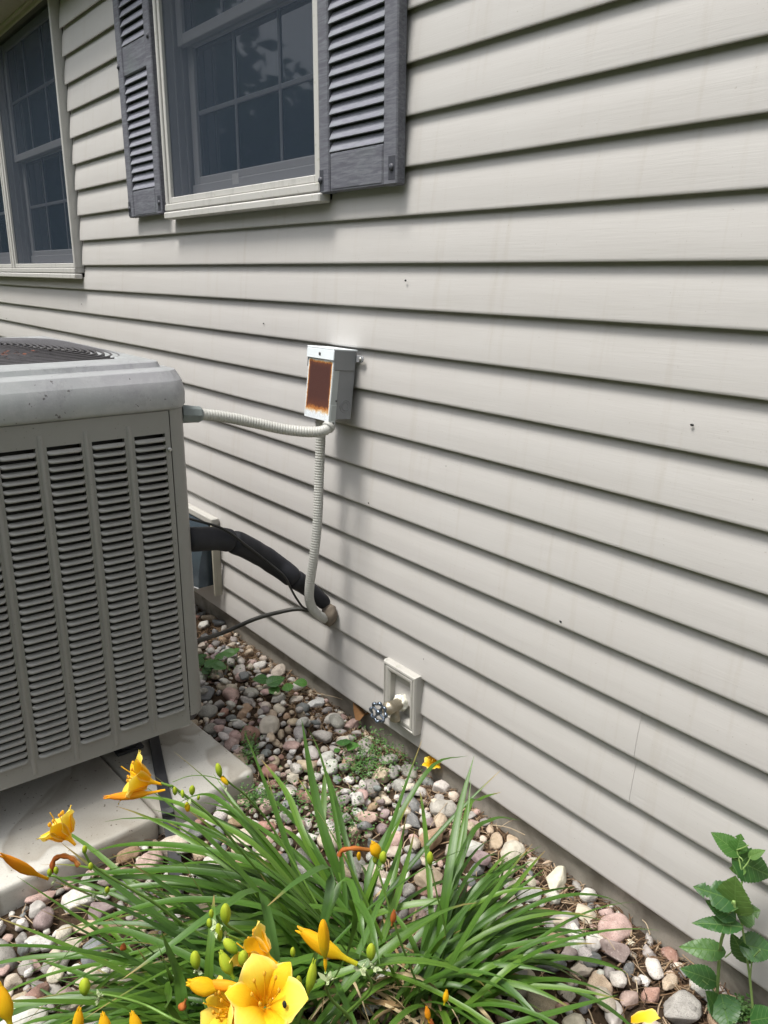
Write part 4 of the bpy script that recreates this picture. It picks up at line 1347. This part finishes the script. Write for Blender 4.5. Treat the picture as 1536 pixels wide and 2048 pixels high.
key_leaf(lilyB, [B1, at_d(940, 1960, 1.5), at_d(1020, 1920, 1.52), at_d(1120, 1915, 1.56), at_d(1215, 1928, 1.62)], .013, .4)
key_leaf(lilyB, [B1+Vector((.04, -.05, 0)), at_d(960, 1990, 1.48), at_d(1040, 1925, 1.50), at_d(1110, 1935, 1.55), at_d(1175, 1975, 1.60)], .013, .4)
key_leaf(lilyB, [B1+Vector((.05, -.08, 0)), at_d(990, 2060, 1.40), at_d(1130, 2020, 1.42), at_d(1235, 1990, 1.46)], .013, .4)
key_leaf(lilyB, [B1, at_d(930, 1700, 1.72), at_d(985, 1640, 1.8), at_d(1040, 1640, 1.86)], .012, .4)
key_leaf(lilyB, [B1, at_d(930, 1640, 1.78), at_d(960, 1600, 1.86), at_d(1003, 1584, 1.9)], .012, .4)
# arching front blades
key_leaf(lilyC, [B3+Vector((0, .02, 0)), at_d(560, 1960, 1.28), at_d(520, 1790, 1.30), at_d(440, 1820, 1.20), at_d(330, 1900, 1.14), at_d(245, 1958, 1.12)], .016, .3)
key_leaf(lilyC, [B3, at_d(365, 2048, 1.15), at_d(340, 1960, 1.10), at_d(312, 1880, 1.07)], .019, .3)
key_leaf(lilyC, [B3, at_d(400, 2060, 1.12), at_d(355, 1950, 1.09), at_d(322, 1862, 1.08)], .017, .3)
key_leaf(lilyC, [B3, at_d(700, 1900, 1.35), at_d(705, 1800, 1.30), at_d(742, 1850, 1.22), at_d(760, 1930, 1.18)], .014, .3)
key_leaf(lilyC, [B3, at_d(640, 1880, 1.32), at_d(690, 1760, 1.34), at_d(720, 1830, 1.25), at_d(727, 1905, 1.22)], .013, .3)
key_leaf(lilyC, [B3, at_d(640, 1880, 1.30), at_d(660, 1742, 1.32), at_d(600, 1760, 1.25), at_d(535, 1812, 1.2)], .015, .3)
key_leaf(lilyC, [B3, at_d(470, 2060, 1.15), at_d(420, 1990, 1.08), at_d(425, 1850, 1.10), at_d(428, 1790, 1.16)], .013, .3)
key_leaf(lilyC, [B3, at_d(560, 2020, 1.2), at_d(300, 1880, 1.22), at_d(180, 1870, 1.25), at_d(90, 1960, 1.28)], .013, .3)
key_leaf(lilyA, [B2, at_d(560, 1760, 1.55), at_d(400, 1700, 1.58), at_d(260, 1690, 1.62), at_d(175, 1706, 1.66)], .017, .35)
key_leaf(lilyA, [B2, at_d(560, 1790, 1.52), at_d(400, 1745, 1.54), at_d(240, 1745, 1.56), at_d(105, 1758, 1.58)], .018, .35)
key_leaf(lilyA, [B2, at_d(540, 1720, 1.62), at_d(420, 1640, 1.66), at_d(330, 1600, 1.72), at_d(225, 1595, 1.78)], .014, .35)
key_leaf(lilyA, [B2, at_d(540, 1700, 1.66), at_d(450, 1610, 1.72), at_d(400, 1590, 1.78), at_d(330, 1620, 1.84)], .013, .35)
key_leaf(lilyA, [B2, at_d(560, 1830, 1.48), at_d(380, 1800, 1.46), at_d(230, 1830, 1.46), at_d(120, 1880, 1.46)], .015, .35)

# scapes, flowers and buds
def lp(x, y, d_): return at_d(x, y, d_)
def dirpx(x0, y0, x1, y1, d0, d1): return (lp(x1, y1, d1)-lp(x0, y0, d0)).normalized()
# the open one over the slab, with a spent bloom pointing left
sA = lilyA
nd = lp(352, 1578, 1.42)
stalk(sA, [B2+Vector((-.02, .0, 0)), lp(520, 1745, 1.55), lp(430, 1640, 1.46), nd, lp(340, 1572, 1.41), lp(322, 1566, 1.405)], .0028, .0020)
flower(sA, lp(296, 1562, 1.40), dirpx(318, 1570, 258, 1556, 1.40, 1.385), .060, .62, 3, .35)
closed_flower(sA, lp(330, 1580, 1.40), lp(218, 1594, 1.36), .0085, 'orange')
for (x, y, s_, a_, m_) in ((350, 1590, .016, (.1, 0, 1), 'bud'), (366, 1596, .013, (-.3, .1, .6), 'bud'), (384, 1590, .020, (.2, 0, 1), 'bud'), (374, 1604, .018, (0, 0, -.6), 'ybud'), (396, 1600, .010, (.3, .1, 1), 'bud')):
    bud(sA, lp(x, y, 1.42), a_, s_, s_*.34, m_)
bracts(sA, lp(378, 1606, 1.42), 5, .010)
# second stalk rising at the top left: green bud over a small yellow one
stalk(sA, [B2, lp(560, 1680, 1.65), lp(500, 1600, 1.58), lp(462, 1568, 1.52), lp(446, 1552, 1.50)], .0024, .0015)
bud(sA, lp(441, 1554, 1.50), (-.15, -.1, 1), .026, .0078, 'bud'); bud(sA, lp(456, 1570, 1.50), (-.5, -.3, .6), .020, .0062, 'ybud')
stalk(sA, [lp(462, 1568, 1.52), lp(420, 1553, 1.5), lp(380, 1552, 1.48), lp(345, 1564, 1.46)], .0010, .0007)
bracts(sA, lp(452, 1574, 1.5), 4, .009)
# trumpet facing up and left
stalk(sA, [B2+Vector((-.04, -.02, 0)), lp(430, 1880, 1.45), lp(300, 1800, 1.33), lp(195, 1738, 1.27), lp(166, 1702, 1.25)], .0028, .0019)
flower(sA, lp(134, 1672, 1.25), dirpx(160, 1696, 108, 1640, 1.25, 1.25), .047, .42, 5, .1)
closed_flower(sA, lp(96, 1758, 1.26), lp(8, 1712, 1.20), .0092, 'orange')
stalk(sA, [lp(215, 1790, 1.28), lp(150, 1775, 1.27), lp(108, 1752, 1.26), lp(92, 1756, 1.26)], .0020, .0015)
for (x, y) in ((100, 1752), (113, 1748), (182, 1740), (170, 1706)): bud(sA, lp(x, y, 1.25), (0.1, 0, 1), .013, .0048, 'bud')
b = MB(); b.tube(spline([lp(158, 1732, 1.25), lp(146, 1718, 1.25), lp(125, 1712, 1.25), lp(108, 1720, 1.25), lp(103, 1745, 1.25)], 22), [.0040+.0007*math.sin(i*1.4) for i in range(23)], 7); b.build('withered_flower', M['brownpetal'], sA)
bracts(sA, lp(108, 1762, 1.26), 4, .008); bracts(sA, lp(210, 1785, 1.28), 5, .008); bud(sA, lp(214, 1786, 1.27), (.3, 0, .8), .015, .005, 'bud'); bracts(sA, lp(190, 1790, 1.28), 4, .008)
# bud cluster in the middle of the left blades
stalk(lilyC, [B3, lp(560, 1950, 1.20), lp(500, 1880, 1.12), lp(455, 1850, 1.08), lp(445, 1838, 1.07)], .0028, .0018)
bud(lilyC, lp(452, 1848, 1.06), (.05, .0, 1), .030, .0090, 'bud')
bud(lilyC, lp(423, 1836, 1.07), (.05, 0, 1), .013, .0042, 'bud'); bud(lilyC, lp(420, 1856, 1.07), (-.1, 0, 1), .013, .0048, 'bud')
bud(lilyC, lp(440, 1882, 1.06), (-.1, 0, 1), .024, .0060, 'bud')
bracts(lilyC, lp(432, 1856, 1.06), 8, .012); bracts(lilyC, lp(450, 1872, 1.06), 6, .010)
stalk(lilyC, [lp(560, 1960, 1.2), lp(520, 1905, 1.1), lp(480, 1880, 1.07), lp(452, 1868, 1.06)], .0020, .0014)
closed_flower(lilyC, lp(468, 1958, 1.02), lp(443, 1906, 1.02), .0088, 'bud', 'bud')
bud(lilyC, lp(474, 1906, 1.02), (-.35, -.3, .5), .022, .0085, 'bud'); bud(lilyC, lp(487, 1932, 1.02), (.05, 0, 1), .022, .0085, 'bud')
bud(lilyC, lp(393, 1938, 1.05), (-.1, 0, 1), .024, .0085, 'bud'); bracts(lilyC, lp(396, 1944, 1.05), 6, .010)
stalk(lilyC, [B3+Vector((-.03, 0, 0)), lp(440, 2040, 1.12), lp(405, 1990, 1.07), lp(395, 1945, 1.05)], .0024, .0015)
# side-on flower with loose stamens
cF = lp(530, 1912, 1.04)
flower(lilyC, cF, dirpx(560, 1926, 500, 1885, 1.04, 1.05), .046, .30, 7, .8)
stalk(lilyC, [lp(560, 2040, 1.12), lp(570, 1990, 1.08), lp(572, 1940, 1.05), lp(556, 1925, 1.04)], .0022, .0018)
# the large front flower
cE = lp(530, 2006, .98)
flower(lilyC, cE, (CAM-cE).normalized()*.9+Vector((.12, .0, .55)), .062, .66, 9, .15)
b = MB(); fly = lp(569, 2009, .95); b.sphere(fly, .0035, 8, 5, (1, .7, 1.5)); tag(b.build('fly', M['black']), 'tiny dark fly sitting on the largest yellow flower', 'fly')
flower(lilyC, lp(468, 2020, 1.0), dirpx(500, 2005, 445, 2010, 1.0, .98), .045, .9, 12, .6)
flower(lilyC, lp(470, 2075, 1.0), dirpx(500, 2075, 440, 2060, 1.0, .96), .05, .6, 14, .2)
# closed yellow trumpets right of it
closed_flower(lilyC, lp(714, 1928, 1.05), lp(604, 1862, 1.05), .0125, 'ybud')
bud(lilyC, lp(650, 1915, 1.00), (-.02, -.02, 1), .052, .0092, 'ybud')
closed_flower(lilyC, lp(651, 1948, 1.00), lp(650, 1908, 1.00), .0028, 'ybud', 'flower_tube')
closed_flower(lilyC, lp(612, 2002, 1.02), lp(627, 1925, 1.02), .0075, 'bud', 'bud')
closed_flower(lilyC, lp(452, 1978, 1.00), lp(380, 1966, .99), .0125, 'ybud')
closed_flower(lilyC, lp(498, 1968, .99), lp(415, 1966, 1.0), .0075, 'orange')
stalk(lilyC, [B3+Vector((.03, 0, 0)), lp(700, 2060, 1.15), lp(660, 1995, 1.07), lp(652, 1962, 1.02), lp(651, 1945, 1.0)], .0026, .0018)
stalk(lilyC, [lp(690, 2030, 1.12), lp(740, 1980, 1.08), lp(735, 1950, 1.06), lp(714, 1930, 1.05)], .0022, .0016)
bracts(lilyC, lp(654, 1962, 1.0), 8, .012); bracts(lilyC, lp(628, 1968, 1.02), 6, .010); bracts(lilyC, lp(722, 1940, 1.05), 8, .012); bracts(lilyC, lp(746, 1935, 1.05), 5, .010)
bud(lilyC, lp(742, 1920, 1.05), (.02, 0, 1), .024, .0078, 'bud'); bud(lilyC, lp(586, 1914, 1.05), (0, 0, 1), .014, .0045, 'bud'); bud(lilyC, lp(596, 1990, 1.02), (.1, 0, 1), .030, .006, 'bud')
# buds at the lower left and the bottom edge
bud(lilyC, lp(170, 1990, 1.08), (-.1, .1, 1), .022, .0095, 'bud'); bracts(lilyC, lp(198, 1994, 1.08), 7, .010)
stalk(lilyC, [B3, lp(400, 2060, 1.12), lp(290, 2010, 1.10), lp(215, 1990, 1.09), lp(172, 1990, 1.08)], .0022, .0014)
closed_flower(lilyC, lp(24, 2060, .92), lp(-2, 1972, .92), .0105, 'ybud', 'bud')
closed_flower(lilyC, lp(150, 2085, 1.0), lp(158, 2020, 1.0), .0080, 'ybud')
closed_flower(lilyC, lp(216, 2090, 1.0), lp(206, 2030, 1.0), .0088, 'ybud', 'bud'); closed_flower(lilyC, lp(284, 2085, 1.0), lp(265, 2028, 1.0), .0085, 'ybud', 'bud')
# buds and spent flower at the middle of the clump
stalk(lilyB, [B1, lp(800, 1880, 1.45), lp(762, 1760, 1.42), lp(752, 1722, 1.42)], .0024, .0016)
bud(lilyB, lp(766, 1727, 1.41), (.02, 0, 1), .023, .0085, 'bud'); bud(lilyB, lp(750, 1727, 1.42), (0, 0, 1), .014, .0055, 'bud'); bud(lilyB, lp(718, 1721, 1.42), (0, 0, 1), .016, .0052, 'ybud')
closed_flower(lilyB, lp(757, 1716, 1.42), lp(746, 1686, 1.41), .0120, 'ybud')
b = MB(); b.tube(spline([lp(738, 1700, 1.41), lp(712, 1697, 1.40), lp(695, 1698, 1.40), lp(683, 1702, 1.40), lp(678, 1712, 1.40)], 16), [.0040-.0006*math.sin(i*1.1) for i in range(17)], 7); b.build('withered_flower', M['brownpetal'], lilyB)
bud(lilyB, lp(860, 1730, 1.50), (-.02, 0, 1), .026, .0080, 'bud'); bracts(lilyB, lp(862, 1738, 1.5), 4, .008); bracts(lilyB, lp(762, 1734, 1.42), 5, .008)
stalk(lilyB, [B1, lp(890, 1880, 1.56), lp(874, 1790, 1.52), lp(861, 1732, 1.50)], .0022, .0013)
for (x0, y0, x1, y1, d_, m_) in ((783, 1852, 788, 1822, 1.35, 'brownpetal'), (372, 1998, 360, 2018, 1.04, 'brownpetal'), (242, 1900, 248, 1888, 1.25, 'brownpetal'), (888, 2010, 893, 1982, 1.40, 'ybud'), (858, 2045, 853, 2015, 1.38, 'orange'), (868, 2075, 862, 2040, 1.38, 'brownpetal')):
    closed_flower(lilyB if x0 > 700 else lilyC, lp(x0, y0, d_), lp(x1, y1, d_), .0062, m_, 'withered_flower')
# fallen blooms
t = thing('fallen_flower', 'crumpled yellow bloom lying against the foundation', 'flower', at_z(866, 1530, .03))
flower(t, at_z(866, 1530, .045), (.1, -.3, .9), .032, 1.0, 21, .3)
for c_ in t.children: pass
b = MB(); pp = at_z(1262, 2040, .05); tepal(b, pp, Vector((.3, .2, .2)).normalized(), Vector((0, 0, 1)), .06, .034, R(10), R(-30), .003, 0, 4)
tag(b.build('fallen_petal', M['petal']), 'single bright yellow petal on the stones at the bottom edge', 'petal')

# ---------------------------------------------------------------- heart shaped serrated leaves
def heart_leaf(parent, base, tipdir, nrm, L, W_, col, seed=0, name='leaf', serr=.035, curl=.12, holes=False):
    """base = stalk end; tipdir towards the tip; nrm = upper face"""
    rnd = random.Random(seed)
    T = Vector(tipdir).normalized(); Nn = Vector(nrm); Nn = (Nn-T*Nn.dot(T)).normalized(); S_ = T.cross(Nn)
    b = MB(); b.usecol = True
    n = 26; rows = []; uvs = []
    for i in range(n+1):
        t_ = i/n
        # half width of a broad heart with a drawn-out tip
        if t_ < .3: w_ = .5*math.sin(PI/2*(t_/.3))**.55
        else: w_ = .5*(1-((t_-.3)/.7)**1.55)
        w_ *= W_
        if 0 < i < n: w_ *= 1+serr*(1 if i % 2 else -1.0)*1.4
        if holes and .55 < t_ < .72: w_ *= rnd.uniform(.5, .9)
        row = []; ur = []
        back = -.13*L*(1-t_)**3
        for j in range(-4, 5):
            s_ = j/4
            lx = w_*s_
            ly = t_*L + back*abs(s_)**1.3*1.6 + (.10*L*abs(s_) if t_ > .1 else .02*L*abs(s_))*(1-t_)*0
            hz = -curl*L*t_*t_ + .22*abs(lx)*(1-.6*abs(s_)) + .010*math.sin(t_*22+abs(s_)*5)*L*.6*abs(s_)
            row.append(Vector(base)+T*ly+S_*lx+Nn*hz)
            ur.append((lx/L, t_))
        rows.append(row); uvs.append(ur)
    b.quadgrid(rows, uvs=uvs, col=col)
    return b.build(name, M['heart'], parent)
DG = (.035, .115, .028); MG = (.06, .165, .03); LG = (.13, .25, .06)
mb1 = at_z(1434, 2010, .0); mb1.y = min(mb1.y, -.02)
mul = thing('mulberry_seedling', 'young mulberry seedling with broad toothed leaves growing against the foundation', 'seedling', (mb1.x, mb1.y, 0))
def dm(x, y, Y): return at_y(x, y, Y)
st_pts = [Vector((mb1.x, mb1.y, -.01)), dm(1440, 1900, -.07), dm(1449, 1860, -.085), dm(1466, 1805, -.105), dm(1482, 1740, -.10), dm(1476, 1700, -.10)]
stalk(mul, st_pts[:4]+[dm(1470, 1815, -.105)], .0034, .0026, 'stem', 'stemgreen')
stalk(mul, [dm(1466, 1812, -.105), dm(1484, 1765, -.085), dm(1481, 1735, -.082), dm(1474, 1702, -.08)], .0022, .0012, 'stem', 'stemgreen')
b2 = Vector((at_z(1520, 2060, 0).x, -.03, -.01))
stalk(mul, [b2, dm(1500, 1960, -.05), dm(1490, 1890, -.06), dm(1482, 1830, -.065), dm(1486, 1790, -.065)], .0026, .0016, 'stem', 'stemgreen')
stalk(mul, [dm(1500, 1960, -.05), dm(1505, 1920, -.06), dm(1520, 1900, -.07)], .0016, .001, 'stem', 'stemgreen')
def hl(x0, y0, x1, y1, Y0, Y1, wpx, col, up_=(0, -.75, .6), seed=0, curl=.1, holes=False, par=mul):
    a = dm(x0, y0, Y0); c_ = dm(x1, y1, Y1)
    k_ = (a-CAM).dot(fw)
    heart_leaf(par, a, c_-a, up_, (c_-a).length, wpx*k_/FPX, col, seed, curl=curl, holes=holes)
    return a
lv = [(1472, 1702, 1424, 1664, -.08, -.10, 42, MG, (.2, -.5, .8), 1), (1474, 1700, 1482, 1668, -.08, -.07, 36, MG, (.4, -.8, .3), 2),
      (1470, 1815, 1468, 1757, -.10, -.12, 74, LG, (.1, -.9, .35), 3), (1466, 1800, 1388, 1772, -.10, -.14, 58, DG, (.2, -.6, .8), 4),
      (1462, 1832, 1412, 1800, -.10, -.12, 40, DG, (.1, -.5, .8), 5), (1468, 1852, 1384, 1842, -.10, -.15, 38, DG, (.1, -.3, .9), 6),
      (1486, 1742, 1456, 1736, -.08, -.08, 22, LG, (.3, -.7, .5), 7), (1478, 1722, 1548, 1755, -.08, -.03, 66, DG, (-.2, -.8, .6), 8),
      (1482, 1830, 1520, 1820, -.065, -.05, 52, (.05, .12, .03), (-.1, -.8, .5), 9), (1436, 1902, 1358, 1892, -.075, -.12, 42, MG, (.1, -.6, .8), 10),
      (1424, 1960, 1362, 1936, -.05, -.09, 44, DG, (.1, -.6, .8), 11), (1494, 1918, 1462, 1870, -.055, -.08, 42, DG, (.0, -.8, .5), 12),
      (1490, 1890, 1556, 1905, -.06, -.03, 56, DG, (-.1, -.7, .7), 13), (1436, 2030, 1420, 1985, -.06, -.10, 52, DG, (.1, -.4, .9), 14),
      (1445, 2000, 1460, 2062, -.06, -.10, 64, DG, (.0, -.5, .8), 15), (1502, 1712, 1530, 1700, -.07, -.06, 20, LG, (.1, -.7, .6), 16), (1510, 2040, 1560, 2030, -.07, -.06, 50, DG, (.1, -.5, .8), 17)]
for (x0, y0, x1, y1, Y0, Y1, wp, col, up_, sd) in lv:
    hl(x0, y0, x1, y1, Y0, Y1, wp, col, up_, sd, .10, sd in (2, 4, 9))
for (x0, y0, x1, y1, Y0, Y1) in ((1446, 1870, 1436, 1902, -.085, -.075), (1449, 1860, 1440, 1835, -.09, -.10), (1476, 1712, 1486, 1722, -.08, -.08), (1430, 1985, 1405, 1960, -.05, -.07), (1450, 1915, 1470, 1895, -.07, -.06), (1484, 1740, 1502, 1712, -.08, -.07), (1474, 1700, 1497, 1690, -.08, -.08)):
    stalk(mul, [dm(x0, y0, Y0), dm((x0+x1)/2+2, (y0+y1)/2, (Y0+Y1)/2), dm(x1, y1, Y1)], .0013, .0009, 'leaf_stalk', 'stemgreen')

# small heart-leaved weeds by the wall and near the slab
def weed(label, x, y, leaves, cat='weed'):
    p = at_z(x, y, .0)
    t = thing('weed', label, cat, p, 'small broad leaved weeds between the stones')
    for i, (lx, ly, wpx, z) in enumerate(leaves):
        c_ = at_z(lx, ly, z); k_ = (c_-CAM).dot(fw); W_ = wpx*k_/FPX
        az = random.uniform(0, 2*PI)
        d_ = Vector((math.cos(az), math.sin(az), random.uniform(-.1, .3)))
        base = c_-d_*W_*.45
        heart_leaf(t, base, d_, (0.25, -.35, 1), W_*1.05, W_*1.0, random.choice([(.05, .17, .03), (.07, .20, .035), (.04, .13, .03)]), i, serr=0.0, curl=.15)
        stalk(t, [Vector((p.x, p.y, .0)), (Vector((p.x, p.y, .01))+base)*.5+Vector((0, 0, .01)), base], .0009, .0007, 'leaf_stalk', 'stemgreen')
weed('low weed with rounded heart leaves at the foot of the siding', 560, 1378, [(520, 1358, 26, .05), (553, 1360, 32, .055), (575, 1372, 24, .05), (600, 1365, 22, .04), (545, 1380, 22, .03)])
weed('dark leafy weed beside the corner of the air conditioner', 430, 1335, [(405, 1310, 22, .05), (425, 1325, 26, .05), (440, 1332, 24, .05), (455, 1305, 24, .06), (470, 1302, 18, .05), (412, 1338, 22, .03), (395, 1322, 22, .05), (440, 1312, 20, .06)])
weed('two big heart leaves standing among pale stones below the tap', 690, 1500, [(688, 1482, 30, .07), (703, 1492, 26, .06), (675, 1500, 12, .04)])
# fine chickweed mats
def mat_weed(label, spots, n):
    b = MB(); b.usecol = True
    for i in range(n):
        x, y, sx_, sy_ = random.choice(spots)
        p = at_z(random.gauss(x, sx_), random.gauss(y, sy_), random.uniform(.012, .05))
        if p.y > .01: continue
        a = random.uniform(0, 2*PI); l_ = random.uniform(.003, .0085)
        d_ = Vector((math.cos(a), math.sin(a), random.uniform(-.2, .7)))*l_; s_ = Vector((-math.sin(a), math.cos(a), random.uniform(-.3, .3)))*l_*.5
        c = random.choice([(.05, .13, .03), (.08, .19, .04), (.11, .24, .06), (.16, .26, .10)])
        b.quadgrid([[p-s_*.2, p+s_*.2], [p+d_*.5-s_, p+d_*.5+s_], [p+d_-s_*.15, p+d_+s_*.15]], col=c)
    o = b.build('ground_cover', M['weed']); tag(o, label, 'ground cover', kind='stuff')
mat_weed('fine green chickweed creeping over the stones below the tap', [(745, 1490, 28, 20), (770, 1520, 38, 22), (720, 1530, 20, 14), (790, 1450, 20, 18)], 1300)
mat_weed('sparse chickweed between the stones behind the lily blades', [(560, 1600, 40, 24), (640, 1600, 40, 30), (690, 1640, 30, 26), (510, 1590, 18, 14), (420, 1330, 26, 12), (1480, 2020, 14, 12), (500, 1490, 10, 16)], 1900)
# fallen brown leaf under the tap
t = at_z(716, 1440, .03)
b = MB(); b.usecol = True
rows = [[t+Vector((-.05+.1*i/6, -.03*math.sin(PI*i/6)*s_+.02, .03+.018*math.cos(i)*s_*s_+.012*math.sin(i*1.3))) for s_ in (-1, -.5, 0, .5, 1)] for i in range(7)]
b.quadgrid(rows, col=(.20, .105, .045)); tag(b.build('dead_leaf', M['litter']), 'curled brown dead leaf by the wall left of the tap', 'dead leaf')

# ================================================================== TREES ACROSS THE YARD (seen mirrored in the panes)
def tree(x, y, h_, r_, label, seed, nl=5200):
    rnd = random.Random(seed)
    t = thing('tree', label, 'tree', (x, y, -.06), 'leafy trees across the yard')
    b = MB(); b.tube(spline([(x, y, -.1), (x+.1, y, h_*.25), (x-.1, y+.1, h_*.5), (x, y, h_*.8)], 10), [.22-.018*i for i in range(11)], 9)
    for i in range(6):
        a = rnd.uniform(0, 2*PI); z = h_*rnd.uniform(.3, .6)
        b.tube(spline([(x, y, z), (x+r_*.4*math.cos(a), y+r_*.4*math.sin(a), z+.7), (x+r_*.8*math.cos(a), y+r_*.8*math.sin(a), z+1.6)], 6), [.09-.011*k_ for k_ in range(7)], 6)
    b.build('trunk', M['sheathing'], t)
    b = MB(); b.usecol = True
    for i in range(nl):
        d_ = Vector((rnd.gauss(0, 1), rnd.gauss(0, 1), rnd.gauss(0, 1))).normalized()
        q_ = .62+.42*noise.noise(d_*2.2+Vector((seed, 0, 0)))+rnd.uniform(-.3, .22)
        p = Vector((x+d_.x*r_*q_*1.3, y+d_.y*r_*q_, h_*.56+d_.z*h_*.42*q_))
        s_ = rnd.uniform(.12, .24); a = Vector((rnd.gauss(0, 1), rnd.gauss(0, 1), rnd.gauss(0, .6))).normalized(); c_ = a.orthogonal().normalized()
        b.poly([p-a*s_, p+c_*s_*.5, p+a*s_, p-c_*s_*.5], col=rnd.choice([(.03, .07, .015), (.05, .11, .02), (.07, .14, .03)]))
    b.build('crown', M['weed'], t, kind='stuff')
tree(-12.9, -3.3, 6.4, 2.6, 'broad leafy tree across the yard, mirrored in the window between the shutters', 3)
tree(-20.0, -4.6, 7.5, 3.6, 'taller leafy tree across the yard, mirrored in the far double window', 6)
tree(-16.0, -9.3, 5.9, 3.1, 'low bushy tree across the yard, standing between the two tallest ones', 9)
tree(-27.0, -8.5, 8.0, 4.6, 'leafy tree farthest out at the end of the yard', 12)

# belt of foliage added round the yard to cut the low sky light
b = MB(); b.usecol = True
rnd = random.Random(77)
for i in range(15000):
    a = rnd.uniform(R(178), R(385)); rad = rnd.uniform(9.5, 13.5)
    hh = 5.6+1.6*noise.noise(Vector((a*4, 0, 3)))+.9*noise.noise(Vector((a*15, 0, 5)))
    dg = math.degrees(a)
    if 205 < dg < 222: hh *= .40
    elif 196 < dg < 230: hh *= .72
    z = hh*math.sqrt(rnd.random())
    p = Vector((-1.5+rad*1.35*math.cos(a), .5+rad*math.sin(a), z))
    if p.y > -2.5 and -8 < p.x < 9: continue
    s_ = rnd.uniform(.22, .42); u_ = Vector((rnd.gauss(0, 1), rnd.gauss(0, 1), rnd.gauss(0, .8))).normalized(); c_ = u_.orthogonal().normalized()
    b.poly([p-u_*s_, p+c_*s_*.6, p+u_*s_, p-c_*s_*.6], col=rnd.choice([(.022, .05, .012), (.04, .085, .018), (.05, .10, .025)]))
o = b.build('added_foliage_belt', M['weed']); tag(o, 'dark belt of foliage added round the yard to cut low sky light', 'added_foliage_belt', kind='stuff')
